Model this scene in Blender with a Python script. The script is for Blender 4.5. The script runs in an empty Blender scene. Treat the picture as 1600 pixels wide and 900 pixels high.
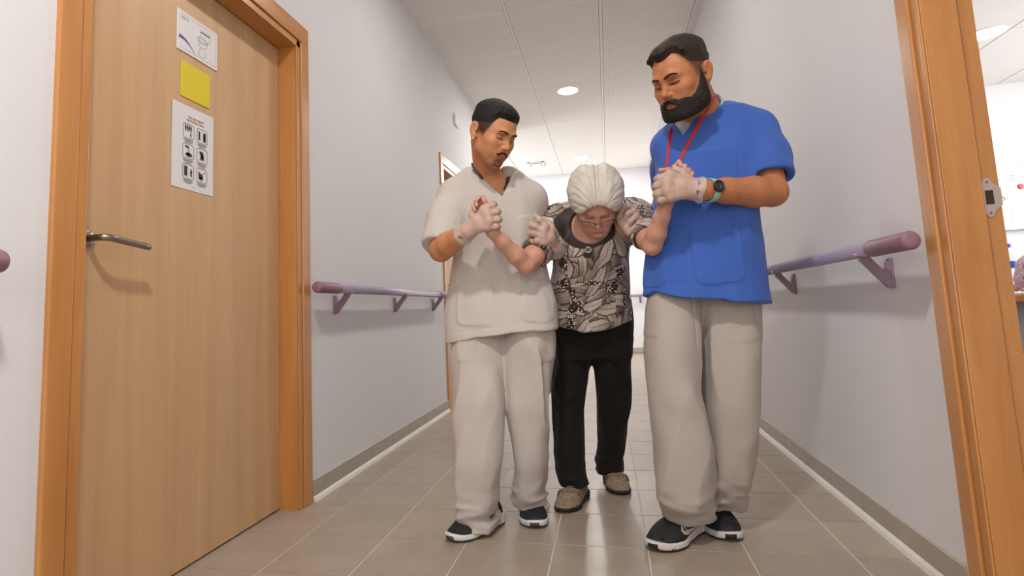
import bpy, bmesh, math, random
import numpy as np
from mathutils import Vector, Matrix

random.seed(4)
scene = bpy.context.scene
C = scene.collection

# ------------------------------------------------------------------ camera
cam_data = bpy.data.cameras.new('camera')
cam = bpy.data.objects.new('camera', cam_data)
C.objects.link(cam)
cam_data.sensor_fit = 'HORIZONTAL'
cam_data.sensor_width = 36.0
cam_data.lens = 36.0 * 895.0 / 1600.0
cam_data.shift_x = 0.02968
cam_data.shift_y = -0.04052
cam_data.clip_start = 0.02
cam_data.clip_end = 100
_R = Matrix(((0.975894, 0.066010, 0.208022), (0.213873, -0.099449, -0.971786), (-0.043460, 0.992851, -0.111169)))
cam.matrix_world = Matrix.Translation((0, 0, 0.8)) @ _R.to_4x4()
scene.camera = cam

# ------------------------------------------------------------------ world, lights, exposure
scene.view_settings.view_transform = 'Standard'
scene.view_settings.look = 'None'
scene.view_settings.gamma = 1.0
scene.view_settings.use_curve_mapping = False
scene.view_settings.exposure = 0.12
world = bpy.data.worlds.new('world')
scene.world = world
world.use_nodes = True
world.node_tree.nodes['Background'].inputs[0].default_value = (0.93, 0.96, 1.0, 1)
world.node_tree.nodes['Background'].inputs[1].default_value = 2.0


def area(name, loc, rot, sx, sy, power, col=(1, 1, 1)):
    d = bpy.data.lights.new(name, 'AREA')
    d.shape = 'RECTANGLE'
    d.size = sx
    d.size_y = sy
    d.energy = power
    d.color = col
    o = bpy.data.objects.new(name, d)
    o.location = loc
    o.rotation_euler = rot
    C.objects.link(o)
    return o


PI = math.pi
# added frontal fill light behind the photographer, not a real window
area('frontal_fill', (0.55, -2.5, 2.0), (math.radians(78), 0, math.radians(38)), 2.6, 1.8, 32, (1.0, 0.965, 0.93))
# daylight of the window in the cross hall at the far end
area('hall_daylight', (-3.9, 8.35, 1.7), (PI / 2, 0, -PI / 2), 1.5, 2.2, 95, (0.93, 0.97, 1.0))
# daylight in the staff room on the right
area('staff_room_daylight', (4.9, 3.4, 1.6), (PI / 2, 0, PI / 2), 2.0, 1.6, 95, (0.97, 0.98, 1.0))

# ------------------------------------------------------------------ helpers
def lin(c):
    if isinstance(c, str):
        c = [int(c[i:i + 2], 16) / 255 for i in (0, 2, 4)]
    return tuple(x / 12.92 if x <= 0.04045 else ((x + 0.055) / 1.055) ** 2.4 for x in c[:3]) + (1,)


class NT:
    """small node-tree writer"""
    def __init__(s, name):
        s.m = bpy.data.materials.new(name)
        s.m.use_nodes = True
        s.t = s.m.node_tree
        s.b = s.t.nodes['Principled BSDF']
        s.out = s.t.nodes['Material Output']

    def n(s, kind, **kw):
        nd = s.t.nodes.new(kind)
        for k, v in kw.items():
            if k.startswith('i_'):
                key = k[2:]
                nd.inputs[int(key) if key.isdigit() else key.replace('_', ' ')].default_value = v
            else:
                setattr(nd, k, v)
        return nd

    def l(s, a, b):
        s.t.links.new(a, b)

    def set(s, **kw):
        for k, v in kw.items():
            s.b.inputs[k.replace('_', ' ')].default_value = v

    def coords(s, scale=(1, 1, 1), kind='Object'):
        tc = s.n('ShaderNodeTexCoord')
        mp = s.n('ShaderNodeMapping')
        mp.inputs['Scale'].default_value = scale
        s.l(tc.outputs[kind], mp.inputs[0])
        return mp.outputs[0]

    def noise(s, vec, scale=5, detail=3, rough=0.5, dist=0):
        nd = s.n('ShaderNodeTexNoise')
        nd.inputs['Scale'].default_value = scale
        nd.inputs['Detail'].default_value = detail
        nd.inputs['Roughness'].default_value = rough
        nd.inputs['Distortion'].default_value = dist
        s.l(vec, nd.inputs['Vector'])
        return nd.outputs['Fac']

    def ramp(s, fac, stops, interp='LINEAR'):
        r = s.n('ShaderNodeValToRGB')
        r.color_ramp.interpolation = interp
        e = r.color_ramp.elements
        while len(e) < len(stops):
            e.new(0.5)
        for el, (p, c) in zip(e, stops):
            el.position = p
            el.color = c
        s.l(fac, r.inputs[0])
        return r.outputs[0]

    def mix(s, fac, a, b, mode='MIX'):
        m = s.n('ShaderNodeMix', data_type='RGBA', blend_type=mode)
        for sock, v in ((m.inputs[0], fac), (m.inputs[6], a), (m.inputs[7], b)):
            if hasattr(v, 'links') or hasattr(v, 'is_linked'):
                s.l(v, sock)
            else:
                sock.default_value = v
        return m.outputs[2]

    def bump(s, fac, strength=0.2, dist=0.01):
        b = s.n('ShaderNodeBump')
        b.inputs['Strength'].default_value = strength
        b.inputs['Distance'].default_value = dist
        s.l(fac, b.inputs['Height'])
        s.l(b.outputs[0], s.b.inputs['Normal'])

    def math(s, op, a, b=None):
        m = s.n('ShaderNodeMath', operation=op)
        for i, v in enumerate((a, b)):
            if v is None:
                continue
            if hasattr(v, 'is_linked'):
                s.l(v, m.inputs[i])
            else:
                m.inputs[i].default_value = v
        return m.outputs[0]

    def col(s, sock):
        s.l(sock, s.b.inputs['Base Color'])


def plain(name, c, rough=0.5, metal=0.0, var=0.06, scale=30, bump=0.0, spec=0.5, coat=0.0):
    t = NT(name)
    c = lin(c)
    v = t.coords()
    f = t.noise(v, scale, 3)
    a = tuple(x * (1 - var) for x in c[:3]) + (1,)
    b = tuple(min(1, x * (1 + var)) for x in c[:3]) + (1,)
    t.col(t.ramp(f, [(0.3, a), (0.7, b)]))
    t.set(Roughness=rough, Metallic=metal, Specular_IOR_Level=spec, Coat_Weight=coat)
    if bump:
        t.bump(t.noise(v, scale * 4, 3), bump, 0.004)
    return t.m


def emit(name, c, s):
    t = NT(name)
    t.set(Base_Color=c, Emission_Color=c, Emission_Strength=s)
    return t.m


def wood(name, ca, cb, scale=(18, 18, 1.4), rough=0.35, spec=0.5, coat=0.15):
    t = NT(name)
    v = t.coords(scale)
    f = t.noise(v, 1.6, 5, 0.6, 0.6)
    v2 = t.coords((scale[0] * 6, scale[1] * 6, scale[2] * 3))
    g = t.noise(v2, 2.2, 3, 0.6)
    c = t.ramp(f, [(0.25, lin(ca)), (0.75, lin(cb))])
    c = t.mix(t.ramp(g, [(0.45, (0, 0, 0, 1)), (0.8, (0.35, 0.35, 0.35, 1))]), c, lin(ca))
    t.col(c)
    t.set(Roughness=rough, Specular_IOR_Level=spec, Coat_Weight=coat, Coat_Roughness=0.3)
    t.bump(g, 0.04, 0.002)
    return t.m


def obj(name, bm, mats, parent=None, smooth=False, loc=None):
    me = bpy.data.meshes.new(name)
    bm.normal_update()
    bm.to_mesh(me)
    bm.free()
    if not isinstance(mats, (list, tuple)):
        mats = [mats]
    for m in mats:
        me.materials.append(m)
    if smooth:
        me.polygons.foreach_set('use_smooth', [True] * len(me.polygons))
    o = bpy.data.objects.new(name, me)
    C.objects.link(o)
    if parent:
        o.parent = parent
        o.matrix_parent_inverse = Matrix.Translation(parent.location).inverted()
    if loc:
        o.location = loc
    return o


def thing(name, label, cat, loc=(0, 0, 0), group=None):
    o = bpy.data.objects.new(name, None)
    o.empty_display_size = 0.1
    o.location = loc
    C.objects.link(o)
    return tag(o, label, cat, group)


def tag(o, label, cat, group=None):
    o['label'] = label
    o['category'] = cat
    if group:
        o['group'] = group
    return o


def struct(o):
    o['kind'] = 'structure'
    return o


def B():
    return bmesh.new()


def box(bm, lo, hi, bev=0.0, mat=0, seg=2):
    lo = Vector(lo)
    hi = Vector(hi)
    r = bmesh.ops.create_cube(bm, size=1.0)
    vs = r['verts']
    for v in vs:
        v.co = Vector((lo[i] + (v.co[i] + 0.5) * (hi[i] - lo[i]) for i in range(3)))
    fs = set(f for v in vs for f in v.link_faces)
    if bev > 0:
        es = list(set(e for v in vs for e in v.link_edges))
        r = bmesh.ops.bevel(bm, geom=es, offset=bev, segments=seg, affect='EDGES', profile=0.5)
        fs = set(r['faces']) | set(f for f in fs if f.is_valid)
    for f in fs:
        f.material_index = mat
    return bm


def xbox(bm, M, lo, hi, bev=0.0, mat=0):
    n0 = len(bm.verts)
    b2 = B()
    box(b2, lo, hi, bev, mat)
    b2.transform(M)
    me = bpy.data.meshes.new('tmp')
    b2.to_mesh(me)
    b2.free()
    bm.from_mesh(me)
    bpy.data.meshes.remove(me)
    return bm


def smooth_path(pts, n=6):
    pts = [Vector(p) for p in pts]
    if len(pts) < 3:
        return pts
    P = [pts[0] * 2 - pts[1]] + pts + [pts[-1] * 2 - pts[-2]]
    out = []
    for i in range(1, len(P) - 2):
        a, b, c, d = P[i - 1], P[i], P[i + 1], P[i + 2]
        for k in range(n):
            t = k / n
            out.append(0.5 * ((2 * b) + (c - a) * t + (2 * a - 5 * b + 4 * c - d) * t * t + (3 * b - a - 3 * c + d) * t ** 3))
    out.append(pts[-1])
    return out


def tube(bm, pts, r, seg=10, mat=0, caps=True, flat=None, up=None):
    """swept tube; r a number or a list; flat=(w,h) gives a strap section, up its face normal"""
    pts = [Vector(p) for p in pts]
    n = len(pts)
    rs = r if isinstance(r, (list, tuple)) else [r] * n
    prev = None
    rings = []
    for i, p in enumerate(pts):
        t = (pts[min(i + 1, n - 1)] - pts[max(i - 1, 0)]).normalized()
        if up is not None:
            u = up[i] if isinstance(up, list) else up
            nrm = Vector(u)
        else:
            nrm = prev if prev is not None else (Vector((0, 0, 1)) if abs(t.z) < 0.9 else Vector((1, 0, 0)))
        nrm = (nrm - t * nrm.dot(t)).normalized()
        prev = nrm
        bi = t.cross(nrm)
        ring = []
        for k in range(seg):
            a = 2 * PI * k / seg
            if flat:
                ca, sa = math.cos(a), math.sin(a)
                q = 0.35
                w = flat[0] * math.copysign(abs(ca) ** q, ca) * rs[i]
                h = flat[1] * math.copysign(abs(sa) ** q, sa)
                ring.append(bm.verts.new(p + bi * w + nrm * h))
            else:
                ring.append(bm.verts.new(p + (bi * math.cos(a) + nrm * math.sin(a)) * rs[i]))
        rings.append(ring)
    for a, b in zip(rings, rings[1:]):
        for k in range(seg):
            f = bm.faces.new((a[k], a[(k + 1) % seg], b[(k + 1) % seg], b[k]))
            f.material_index = mat
    if caps:
        bm.faces.new(rings[0][::-1]).material_index = mat
        bm.faces.new(rings[-1]).material_index = mat
    return bm


def lathe(bm, prof, centre=(0, 0, 0), seg=24, mat=0, M=None):
    """prof: list of (r, z); closed at ends when r == 0"""
    rings = []
    c = Vector(centre)
    for r, z in prof:
        if r <= 1e-6:
            rings.append([bm.verts.new(c + Vector((0, 0, z)))])
        else:
            rings.append([bm.verts.new(c + Vector((r * math.cos(2 * PI * k / seg), r * math.sin(2 * PI * k / seg), z))) for k in range(seg)])
    for a, b in zip(rings, rings[1:]):
        for k in range(seg):
            k2 = (k + 1) % seg
            q = []
            for v in ((a[k % len(a)]), a[k2 % len(a)], b[k2 % len(b)], b[k % len(b)]):
                if v not in q:
                    q.append(v)
            if len(q) > 2:
                bm.faces.new(q).material_index = mat
    if M is not None:
        bmesh.ops.transform(bm, matrix=M, verts=[v for r in rings for v in r])
    return bm


def poly(bm, pts, mat=0):
    bm.faces.new([bm.verts.new(Vector(p)) for p in pts]).material_index = mat
    return bm


def prism(bm, pts, d, mat=0):
    """planar outline pts extruded by the vector d"""
    d = Vector(d)
    a = [bm.verts.new(Vector(p)) for p in pts]
    b = [bm.verts.new(Vector(p) + d) for p in pts]
    bm.faces.new(a[::-1]).material_index = mat
    bm.faces.new(b).material_index = mat
    n = len(a)
    for i in range(n):
        bm.faces.new((a[i], a[(i + 1) % n], b[(i + 1) % n], b[i])).material_index = mat
    return bm


def text_mesh(name, body, size, mat, parent, M, align='CENTER'):
    cu = bpy.data.curves.new(name, 'FONT')
    cu.body = body
    cu.size = size
    cu.align_x = align
    cu.extrude = 0.0002
    cu.resolution_u = 2
    tmp = bpy.data.objects.new(name, cu)
    C.objects.link(tmp)
    dg = bpy.context.evaluated_depsgraph_get()
    dg.update()
    me = bpy.data.meshes.new_from_object(tmp.evaluated_get(dg))
    bpy.data.objects.remove(tmp)
    me.transform(M)
    me.materials.clear()
    me.materials.append(mat)
    o = bpy.data.objects.new(name, me)
    C.objects.link(o)
    o.parent = parent
    o.matrix_parent_inverse = Matrix.Translation(parent.location).inverted()
    return o

# ------------------------------------------------------------------ materials of the room
def wall_paint(name, c):
    t = NT(name)
    v = t.coords()
    f = t.noise(v, 3, 2)
    c = lin(c)
    t.col(t.ramp(f, [(0.3, tuple(x * 0.975 for x in c[:3]) + (1,)), (0.7, c)]))
    t.set(Roughness=0.75, Specular_IOR_Level=0.25)
    t.bump(t.noise(v, 260, 2), 0.06, 0.002)
    return t.m


M_wall = wall_paint('white_wall_paint', 'dcdadb')
M_frame = wood('orange_beech_frame', 'b2743a', 'c98d4e', (14, 14, 1.2), 0.3, 0.5, 0.3)
M_leaf = wood('pale_beech_leaf', 'c09870', 'd0ab80', (9, 9, 0.5), 0.45, 0.4, 0.05)
M_lilac = plain('lilac_handrail_plastic', '8f7486', 0.42, 0, 0.05, 60, 0.15)
M_lilac2 = plain('lilac_end_cap', '8a6472', 0.5, 0, 0.06, 40, 0.1)
M_railtube = plain('silvery_lilac_rail', '9c90a8', 0.3, 0.0, 0.05, 120, 0.25, 0.6, 0.3)
M_steel = plain('brushed_steel', '9a948c', 0.28, 1.0, 0.04, 200)
M_base = plain('taupe_baseboard_tile', 'a69c8e', 0.35, 0, 0.05, 14)
M_cove = plain('white_cove_strip', 'cfc9c0', 0.4, 0, 0.03, 20)
M_grout = plain('pale_grout', 'ddd5c8', 0.8, 0, 0.08, 60)
M_white = plain('white_plastic', 'e6e5e3', 0.4, 0, 0.02, 20)
M_black = plain('black_ink', '161515', 0.6, 0, 0.02, 20)
M_dark = plain('dark_gap', '1c1613', 0.8)


def tile_mat():
    t = NT('taupe_floor_tile')
    v = t.coords()
    oi = t.n('ShaderNodeObjectInfo')
    f = t.noise(v, 7, 4, 0.6)
    c = t.ramp(f, [(0.25, lin('998b7d')), (0.75, lin('a69889'))])
    r = t.ramp(oi.outputs['Random'], [(0, (0.95, 0.95, 0.95, 1)), (1, (1.04, 1.03, 1.02, 1))])
    t.col(t.mix(1.0, c, r, 'MULTIPLY'))
    rr = t.n('ShaderNodeMapRange')
    rr.inputs['To Min'].default_value = 0.27
    rr.inputs['To Max'].default_value = 0.4
    t.l(t.noise(v, 22, 3), rr.inputs[0])
    t.l(rr.outputs[0], t.b.inputs['Roughness'])
    t.set(Specular_IOR_Level=0.42)
    t.bump(t.noise(v, 300, 2), 0.03, 0.001)
    return t.m


def panel_mat():
    t = NT('perforated_ceiling_panel')
    tc = t.n('ShaderNodeTexCoord')
    sp = t.n('ShaderNodeSeparateXYZ')
    t.l(tc.outputs['Object'], sp.inputs[0])
    ws = []
    for k in (0, 1):
        m = t.n('ShaderNodeMath', operation='MULTIPLY')
        m.inputs[1].default_value = 2 * PI / 0.0135
        t.l(sp.outputs[k], m.inputs[0])
        s = t.n('ShaderNodeMath', operation='COSINE')
        t.l(m.outputs[0], s.inputs[0])
        ws.append(s.outputs[0])
    mul = t.n('ShaderNodeMath', operation='ADD')
    t.l(ws[0], mul.inputs[0])
    t.l(ws[1], mul.inputs[1])
    c = t.ramp(mul.outputs[0], [(0.3, lin('ebe8e3')), (0.75, lin('d2cdc6'))])
    # blank margin round the perforated field
    ab = []
    for k in (0, 1):
        m = t.n('ShaderNodeMath', operation='ABSOLUTE')
        t.l(sp.outputs[k], m.inputs[0])
        ab.append(m.outputs[0])
    mx = t.n('ShaderNodeMath', operation='MAXIMUM')
    t.l(ab[0], mx.inputs[0])
    t.l(ab[1], mx.inputs[1])
    gt = t.n('ShaderNodeMath', operation='GREATER_THAN')
    gt.inputs[1].default_value = 0.332
    t.l(mx.outputs[0], gt.inputs[0])
    t.col(t.mix(gt.outputs[0], c, lin('ebe8e3')))
    t.set(Roughness=0.7, Specular_IOR_Level=0.2)
    return t.m


M_tile = tile_mat()
M_panel = panel_mat()
M_bar = plain('white_ceiling_bar', 'e3e1de', 0.5, 0, 0.02, 20)

XL, XR, YE, ZC = -1.3256, 0.864, 9.8, 3.08

# ------------------------------------------------------------------ floor
fl = B()
box(fl, (-4.2, -4.0, -0.06), (5.2, YE + 0.2, -0.0025))
floor = struct(obj('floor', fl, M_grout))
TX = [-1.42, -1.1485 + 0.0] + [-1.1485 + 0.306 * k for k in range(1, 7)] + [0.993]
TY0, TP = 2.045, 0.3055
me_cache = {}


def tile_obj(name, x0, x1, y0, y1):
    w, l = round(x1 - x0, 4), round(y1 - y0, 4)
    if (w, l) not in me_cache:
        b = B()
        g = 0.0021
        box(b, (-w / 2 + g, -l / 2 + g, -0.012), (w / 2 - g, l / 2 - g, 0.0), 0.0008, 0, 1)
        me = bpy.data.meshes.new('floor_tile')
        b.to_mesh(me)
        b.free()
        me.materials.append(M_tile)
        me_cache[(w, l)] = me
    o = bpy.data.objects.new(name, me_cache[(w, l)])
    o.location = ((x0 + x1) / 2, (y0 + y1) / 2, 0)
    o.parent = floor
    C.objects.link(o)


for i in range(len(TX) - 1):
    for j in range(-3, 25):
        y0 = TY0 + TP * j
        if i == 7 and j < -2:
            continue
        tile_obj('floor_tile', TX[i], TX[i + 1], y0, y0 + TP)
# floor beyond the individually laid tiles (behind the camera, side rooms)
b = B()
for (x0, x1, y0, y1) in ((-1.42, 0.993, -3.9, TY0 - 3 * TP), (0.995, 5.1, -3.9, 6.0), (-4.1, -1.425, 7.2, 9.9), (-1.42, 0.993, TY0 + 25 * TP, 9.9)):
    nx = max(1, round((x1 - x0) / 0.306))
    ny = max(1, round((y1 - y0) / TP))
    for i in range(nx):
        for j in range(ny):
            xa, ya = x0 + (x1 - x0) * i / nx, y0 + (y1 - y0) * j / ny
            box(b, (xa + 0.0016, ya + 0.0016, -0.01), (xa + (x1 - x0) / nx - 0.0016, ya + (y1 - y0) / ny - 0.0016, 0))
o = obj('floor_tiling', b, M_tile, floor)
o['kind'] = 'stuff'

# ------------------------------------------------------------------ walls
WT = 0.25


def wall(name, boxes, m=None):
    b = B()
    for lo, hi in boxes:
        box(b, lo, hi)
    return struct(obj(name, b, m or M_wall))


wall_left = wall('wall_left', [
    ((XL - WT, -4.0, 0), (XL, 1.17, 3.3)),
    ((XL - WT, 1.17, 2.10), (XL, 2.34, 3.3)),
    ((XL - WT, 2.34, 0), (XL, 4.68, 3.3)),
    ((XL - WT, 4.68, 2.10), (XL, 5.72, 3.3)),
    ((XL - WT, 5.72, 0), (XL, 7.2, 3.3)),
    ((XL - WT, 1.17, 0), (XL - 0.2, 2.34, 2.12)),
    ((XL - WT, 4.68, 0), (XL - 0.2, 5.72, 2.12))])
RX2 = 0.985
wall_right = wall('wall_right', [
    ((XR, 1.70, 0), (RX2, YE + 0.1, 3.3)),
    ((XR, 0.70, 2.10), (RX2, 1.70, 3.3)),
    ((XR, -4.0, 0), (RX2, 0.70, 3.3))])
wall_end = wall('wall_end', [((-4.2, YE, 0), (5.2, YE + 0.15, 3.3))])
wall_hall = wall('wall_hall', [((-4.2, 7.05, 0), (XL - WT, 7.2, 3.3)),
                               ((-4.3, 7.05, 0), (-4.15, YE, 0.5)), ((-4.3, 7.05, 2.9), (-4.15, YE, 3.3))])
wall_staff = wall('wall_staff_room', [((RX2, 5.6, 0), (5.2, 5.75, 3.3)), ((5.1, -4, 0), (5.25, 5.7, 0.7)), ((5.1, -4, 2.45), (5.25, 5.7, 3.3)),
                                      ((5.1, 4.6, 0.7), (5.25, 5.7, 2.45)), ((5.1, -4.0, 0.7), (5.25, 2.2, 2.45)), ((RX2, 0.0, 0), (5.1, 0.15, 3.3))])

# ------------------------------------------------------------------ ceiling
b = B()
box(b, (-4.2, -4.0, ZC + 0.03), (5.2, YE + 0.1, ZC + 0.2))
ceiling = struct(obj('ceiling', b, M_wall))
CX = [-1.3256, -0.620, 0.0965, 0.806]
CP = 0.7165
CY0 = 4.858 - 5 * CP
pm = {}


def panel(x0, x1, y0, y1, z=ZC, par=None, m=None):
    w, l = round(x1 - x0, 4), round(y1 - y0, 4)
    if (w, l) not in pm:
        b = B()
        g = 0.002
        box(b, (-w / 2 + g, -l / 2 + g, 0), (w / 2 - g, l / 2 - g, 0.015), 0.0025, 0, 1)
        me = bpy.data.meshes.new('ceiling_panel')
        b.to_mesh(me)
        b.free()
        me.materials.append(M_panel)
        pm[(w, l)] = me
    o = bpy.data.objects.new('ceiling_panel', pm[(w, l)])
    o.location = ((x0 + x1) / 2, (y0 + y1) / 2, z)
    o.parent = par or ceiling
    C.objects.link(o)


for i in range(3):
    for j in range(-3, 12):
        y0 = CY0 + CP * j
        y1 = min(y0 + CP, YE)
        a0 = CX[i] + (0.012 if i else 0.004)
        a1 = CX[i + 1] - (0.012 if i < 2 else 0.004)
        panel(a0, a1, y0, y1)
for x in CX[1:3]:
    b = B()
    box(b, (x - 0.012, -1.6, ZC - 0.004), (x + 0.012, YE, ZC + 0.02), 0.002, 0, 1)
    obj('ceiling_bar', b, M_bar, ceiling)
b = B()
box(b, (0.802, -1.6, ZC - 0.006), (XR + 0.01, YE, ZC + 0.03))
obj('ceiling_border', b, M_wall, ceiling)
b = B()
box(b, (XL, -1.6, ZC - 0.01), (XL + 0.014, YE, ZC + 0.03))
obj('wall_angle', b, M_bar, ceiling)
# panels of the staff room's lower ceiling
SZ = 2.54
b = B()
box(b, (RX2, 0.1, SZ + 0.016), (5.1, 5.62, SZ + 0.05))
staff_ceiling = struct(obj('ceiling_staff_room', b, M_wall))
for i in range(6):
    for j in range(8):
        panel(0.99 + 0.6 * i, 0.99 + 0.6 * i + 0.596, 0.8 + 0.6 * j, 0.8 + 0.6 * j + 0.596, SZ, staff_ceiling)

# downlights ---------------------------------------------------------------
M_glow = emit('lit_diffuser', (1.0, 0.97, 0.92, 1), 14)


def downlight(x, y, z, r, label, power):
    t = thing('ceiling_light', label, 'ceiling light', (x, y, z), None)
    b = B()
    lathe(b, [(r, 0.004), (r + 0.006, -0.004), (r + 0.016, -0.006), (r + 0.022, 0.0), (r + 0.022, 0.006)], (x, y, z), 40)
    obj('trim_ring', b, M_white, t, True)
    b = B()
    lathe(b, [(0, -0.011), (r * 0.7, -0.0095), (r * 0.95, -0.0065), (r + 0.001, -0.003), (r + 0.001, 0.006)], (x, y, z), 40)
    obj('diffuser', b, M_glow, t, True)
    d = bpy.data.lights.new('downlight_glow', 'AREA')
    d.shape = 'DISK'
    d.size = 2 * r
    d.energy = power
    d.color = (1.0, 0.965, 0.92)
    o = bpy.data.objects.new('downlight_glow', d)
    o.location = (0, 0, -0.016)
    o.parent = t
    C.objects.link(o)


downlight(-0.262, 5.945, ZC, 0.1, 'nearer round recessed ceiling light, directly above the corridor between the two men', 20)
downlight(-0.25, 8.81, ZC, 0.1, 'farther round recessed ceiling light, just above the white haired woman', 42)
downlight(2.66, 4.43, SZ, 0.1, 'round recessed ceiling light of the side room beyond the right door frame', 12)
# the next lights of the same row, over and behind the camera
downlight(-0.262, 3.08, ZC, 0.1, 'round recessed ceiling light overhead, above the top of the photo', 10)
downlight(-0.262, 0.2, ZC, 0.1, 'round recessed ceiling light overhead behind the photographer', 46)

# square vent in the ceiling
t = thing('ceiling_vent', 'small square white ceiling vent beyond the young man with the moustache', 'vent', (-0.96, 8.9, ZC))
b = B()
for k in range(4):
    M4 = Matrix.Translation((-0.96, 8.9, ZC)) @ Matrix.Rotation(k * PI / 2, 4, 'Z')
    xbox(b, M4, (-0.13, 0.095, -0.012), (0.13, 0.13, 0.0), 0.003)
obj('vent_frame', b, M_white, t)
b = B()
box(b, (-0.96 - 0.07, 8.9 - 0.07, ZC - 0.02), (-0.96 + 0.07, 8.9 + 0.07, ZC - 0.014), 0.002)
obj('vent_plate', b, M_white, t)

# ------------------------------------------------------------------ baseboards
def baseboard(name, x, side, runs):
    """side +1: the board stands on the +x face of the wall"""
    for k, (y0, y1) in enumerate(runs):
        root = None
        y = y0
        b = B()
        lo, hi = sorted((x, x + side * 0.006))
        box(b, (lo, y0, 0.012), (hi, y1, 0.09), 0.0)
        nm = name if k == 0 else name + '_%d' % k
        root = struct(obj(name, b, M_grout))
        n = max(1, round((y1 - y0) / 0.305))
        for i in range(n):
            b = B()
            lo, hi = sorted((x, x + side * 0.011))
            a0, a1 = y0 + (y1 - y0) * i / n, y0 + (y1 - y0) * (i + 1) / n
            box(b, (lo, a0 + 0.001, 0.02), (hi, a1 - 0.001, 0.091), 0.002, 0, 1)
            obj('baseboard_tile', b, M_base, root)
        b = B()
        pr = [(x, y0, 0), (x + side * 0.026, y0, 0), (x + side * 0.020, y0, 0.012), (x + side * 0.012, y0, 0.021), (x, y0, 0.023)]
        prism(b, pr if side < 0 else pr[::-1], (0, y1 - y0, 0))
        obj('cove_strip', b, M_cove, root)


baseboard('baseboard_left', XL, 1, [(2.392, 4.61), (5.79, 7.19), (-3.9, 1.138)])
baseboard('baseboard_right', XR, -1, [(1.782, 9.77)])
b = B()
box(b, (-1.32, YE - 0.012, 0.004), (XR - 0.012, YE, 0.09), 0.002, 0, 1)
struct(obj('baseboard_end', b, M_base))


# ------------------------------------------------------------------ doors in the left wall
def door(n, y0, y1, top, handle):
    """opening y0..y1 in the left wall; casing on the corridor face"""
    root = struct(bpy.data.objects.new('door_%d' % n, None))
    root.location = (XL, y0, 0)
    C.objects.link(root)
    cw, ct, xl = 0.1, 0.014, -1.41
    # casing legs and head, with a groove between its two mouldings
    for nm, (ya, yb, s) in {'a': (y0 - 0.092, y0, 1), 'b': (y1, y1 + 0.1, -1)}.items():
        b = B()
        inner = y0 if s > 0 else y1
        d = -s
        box(b, (XL + 0.0025, min(inner, inner + d * 0.03), 0), (XL + 0.008, max(inner, inner + d * 0.03), top + 0.03), 0.003, 0, 2)
        box(b, (XL - 0.01, min(inner + d * 0.036, inner + d * 0.1), 0), (XL + ct, max(inner + d * 0.036, inner + d * 0.1), top + 0.036), 0.004, 0, 2)
        box(b, (XL - 0.01, min(inner + d * 0.01, inner + d * 0.09), 0), (XL + 0.0022, max(inner + d * 0.01, inner + d * 0.09), top + 0.03))
        obj('casing_upright', b, M_frame, root)
        b = B()
        box(b, (XL - 0.2, min(inner, inner + d * 0.04), 0), (XL + 0.002, max(inner, inner + d * 0.04), top + 0.04))
        obj('jamb', b, M_frame, root)
    b = B()
    box(b, (XL + 0.0025, y0 - 0.03, top), (XL + 0.008, y1 + 0.03, top + 0.03), 0.003, 0, 2)
    box(b, (XL - 0.01, y0 - 0.1, top + 0.036), (XL + ct, y1 + 0.1, top + 0.12), 0.004, 0, 2)
    box(b, (XL - 0.01, y0 - 0.09, top + 0.01), (XL + 0.0022, y1 + 0.09, top + 0.11))
    obj('casing_head', b, M_frame_h, root)
    b = B()
    box(b, (XL - 0.2, y0, top), (XL + 0.002, y1, top + 0.05))
    obj('head_jamb', b, M_frame_h, root)
    b = B()
    box(b, (xl - 0.04, y0 + 0.002, 0.006), (xl, y1 - 0.002, top - 0.003), 0.0015, 0, 1)
    leaf = obj('door_leaf', b, M_leaf, root)
    b = B()
    box(b, (xl - 0.2, y0 - 0.02, -0.0), (xl - 0.06, y1 + 0.02, 0.004))
    obj('threshold_gap', b, M_dark, root)
    # lever handle
    yh, zh = handle
    b = B()
    pts = smooth_path([(xl, yh - 0.03, zh + 0.005), (xl + 0.04, yh - 0.03, zh + 0.005), (xl + 0.062, yh - 0.012, zh + 0.005), (xl + 0.066, yh + 0.03, zh), (xl + 0.064, yh + 0.128, zh - 0.008)], 6)
    tube(b, pts, 0.0098, 14)
    h = obj('door_handle', b, M_steel, root, True)
    b = B()
    lathe(b, [(0, 0.009), (0.022, 0.009), (0.025, 0.006), (0.025, 0)], (0, 0, 0), 24, 0, Matrix.Translation((xl, yh - 0.03, zh + 0.005)) @ Matrix.Rotation(PI / 2, 4, 'Y'))
    obj('rosette', b, M_steel, root, True)
    return root


M_frame_h = wood('orange_beech_head', 'b2743a', 'c98d4e', (14, 1.2, 14), 0.3, 0.5, 0.3)
door(1, 1.232, 2.285, 2.045, (1.345, 1.043))
door(2, 4.712, 5.69, 2.045, (4.80, 1.043))

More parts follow.
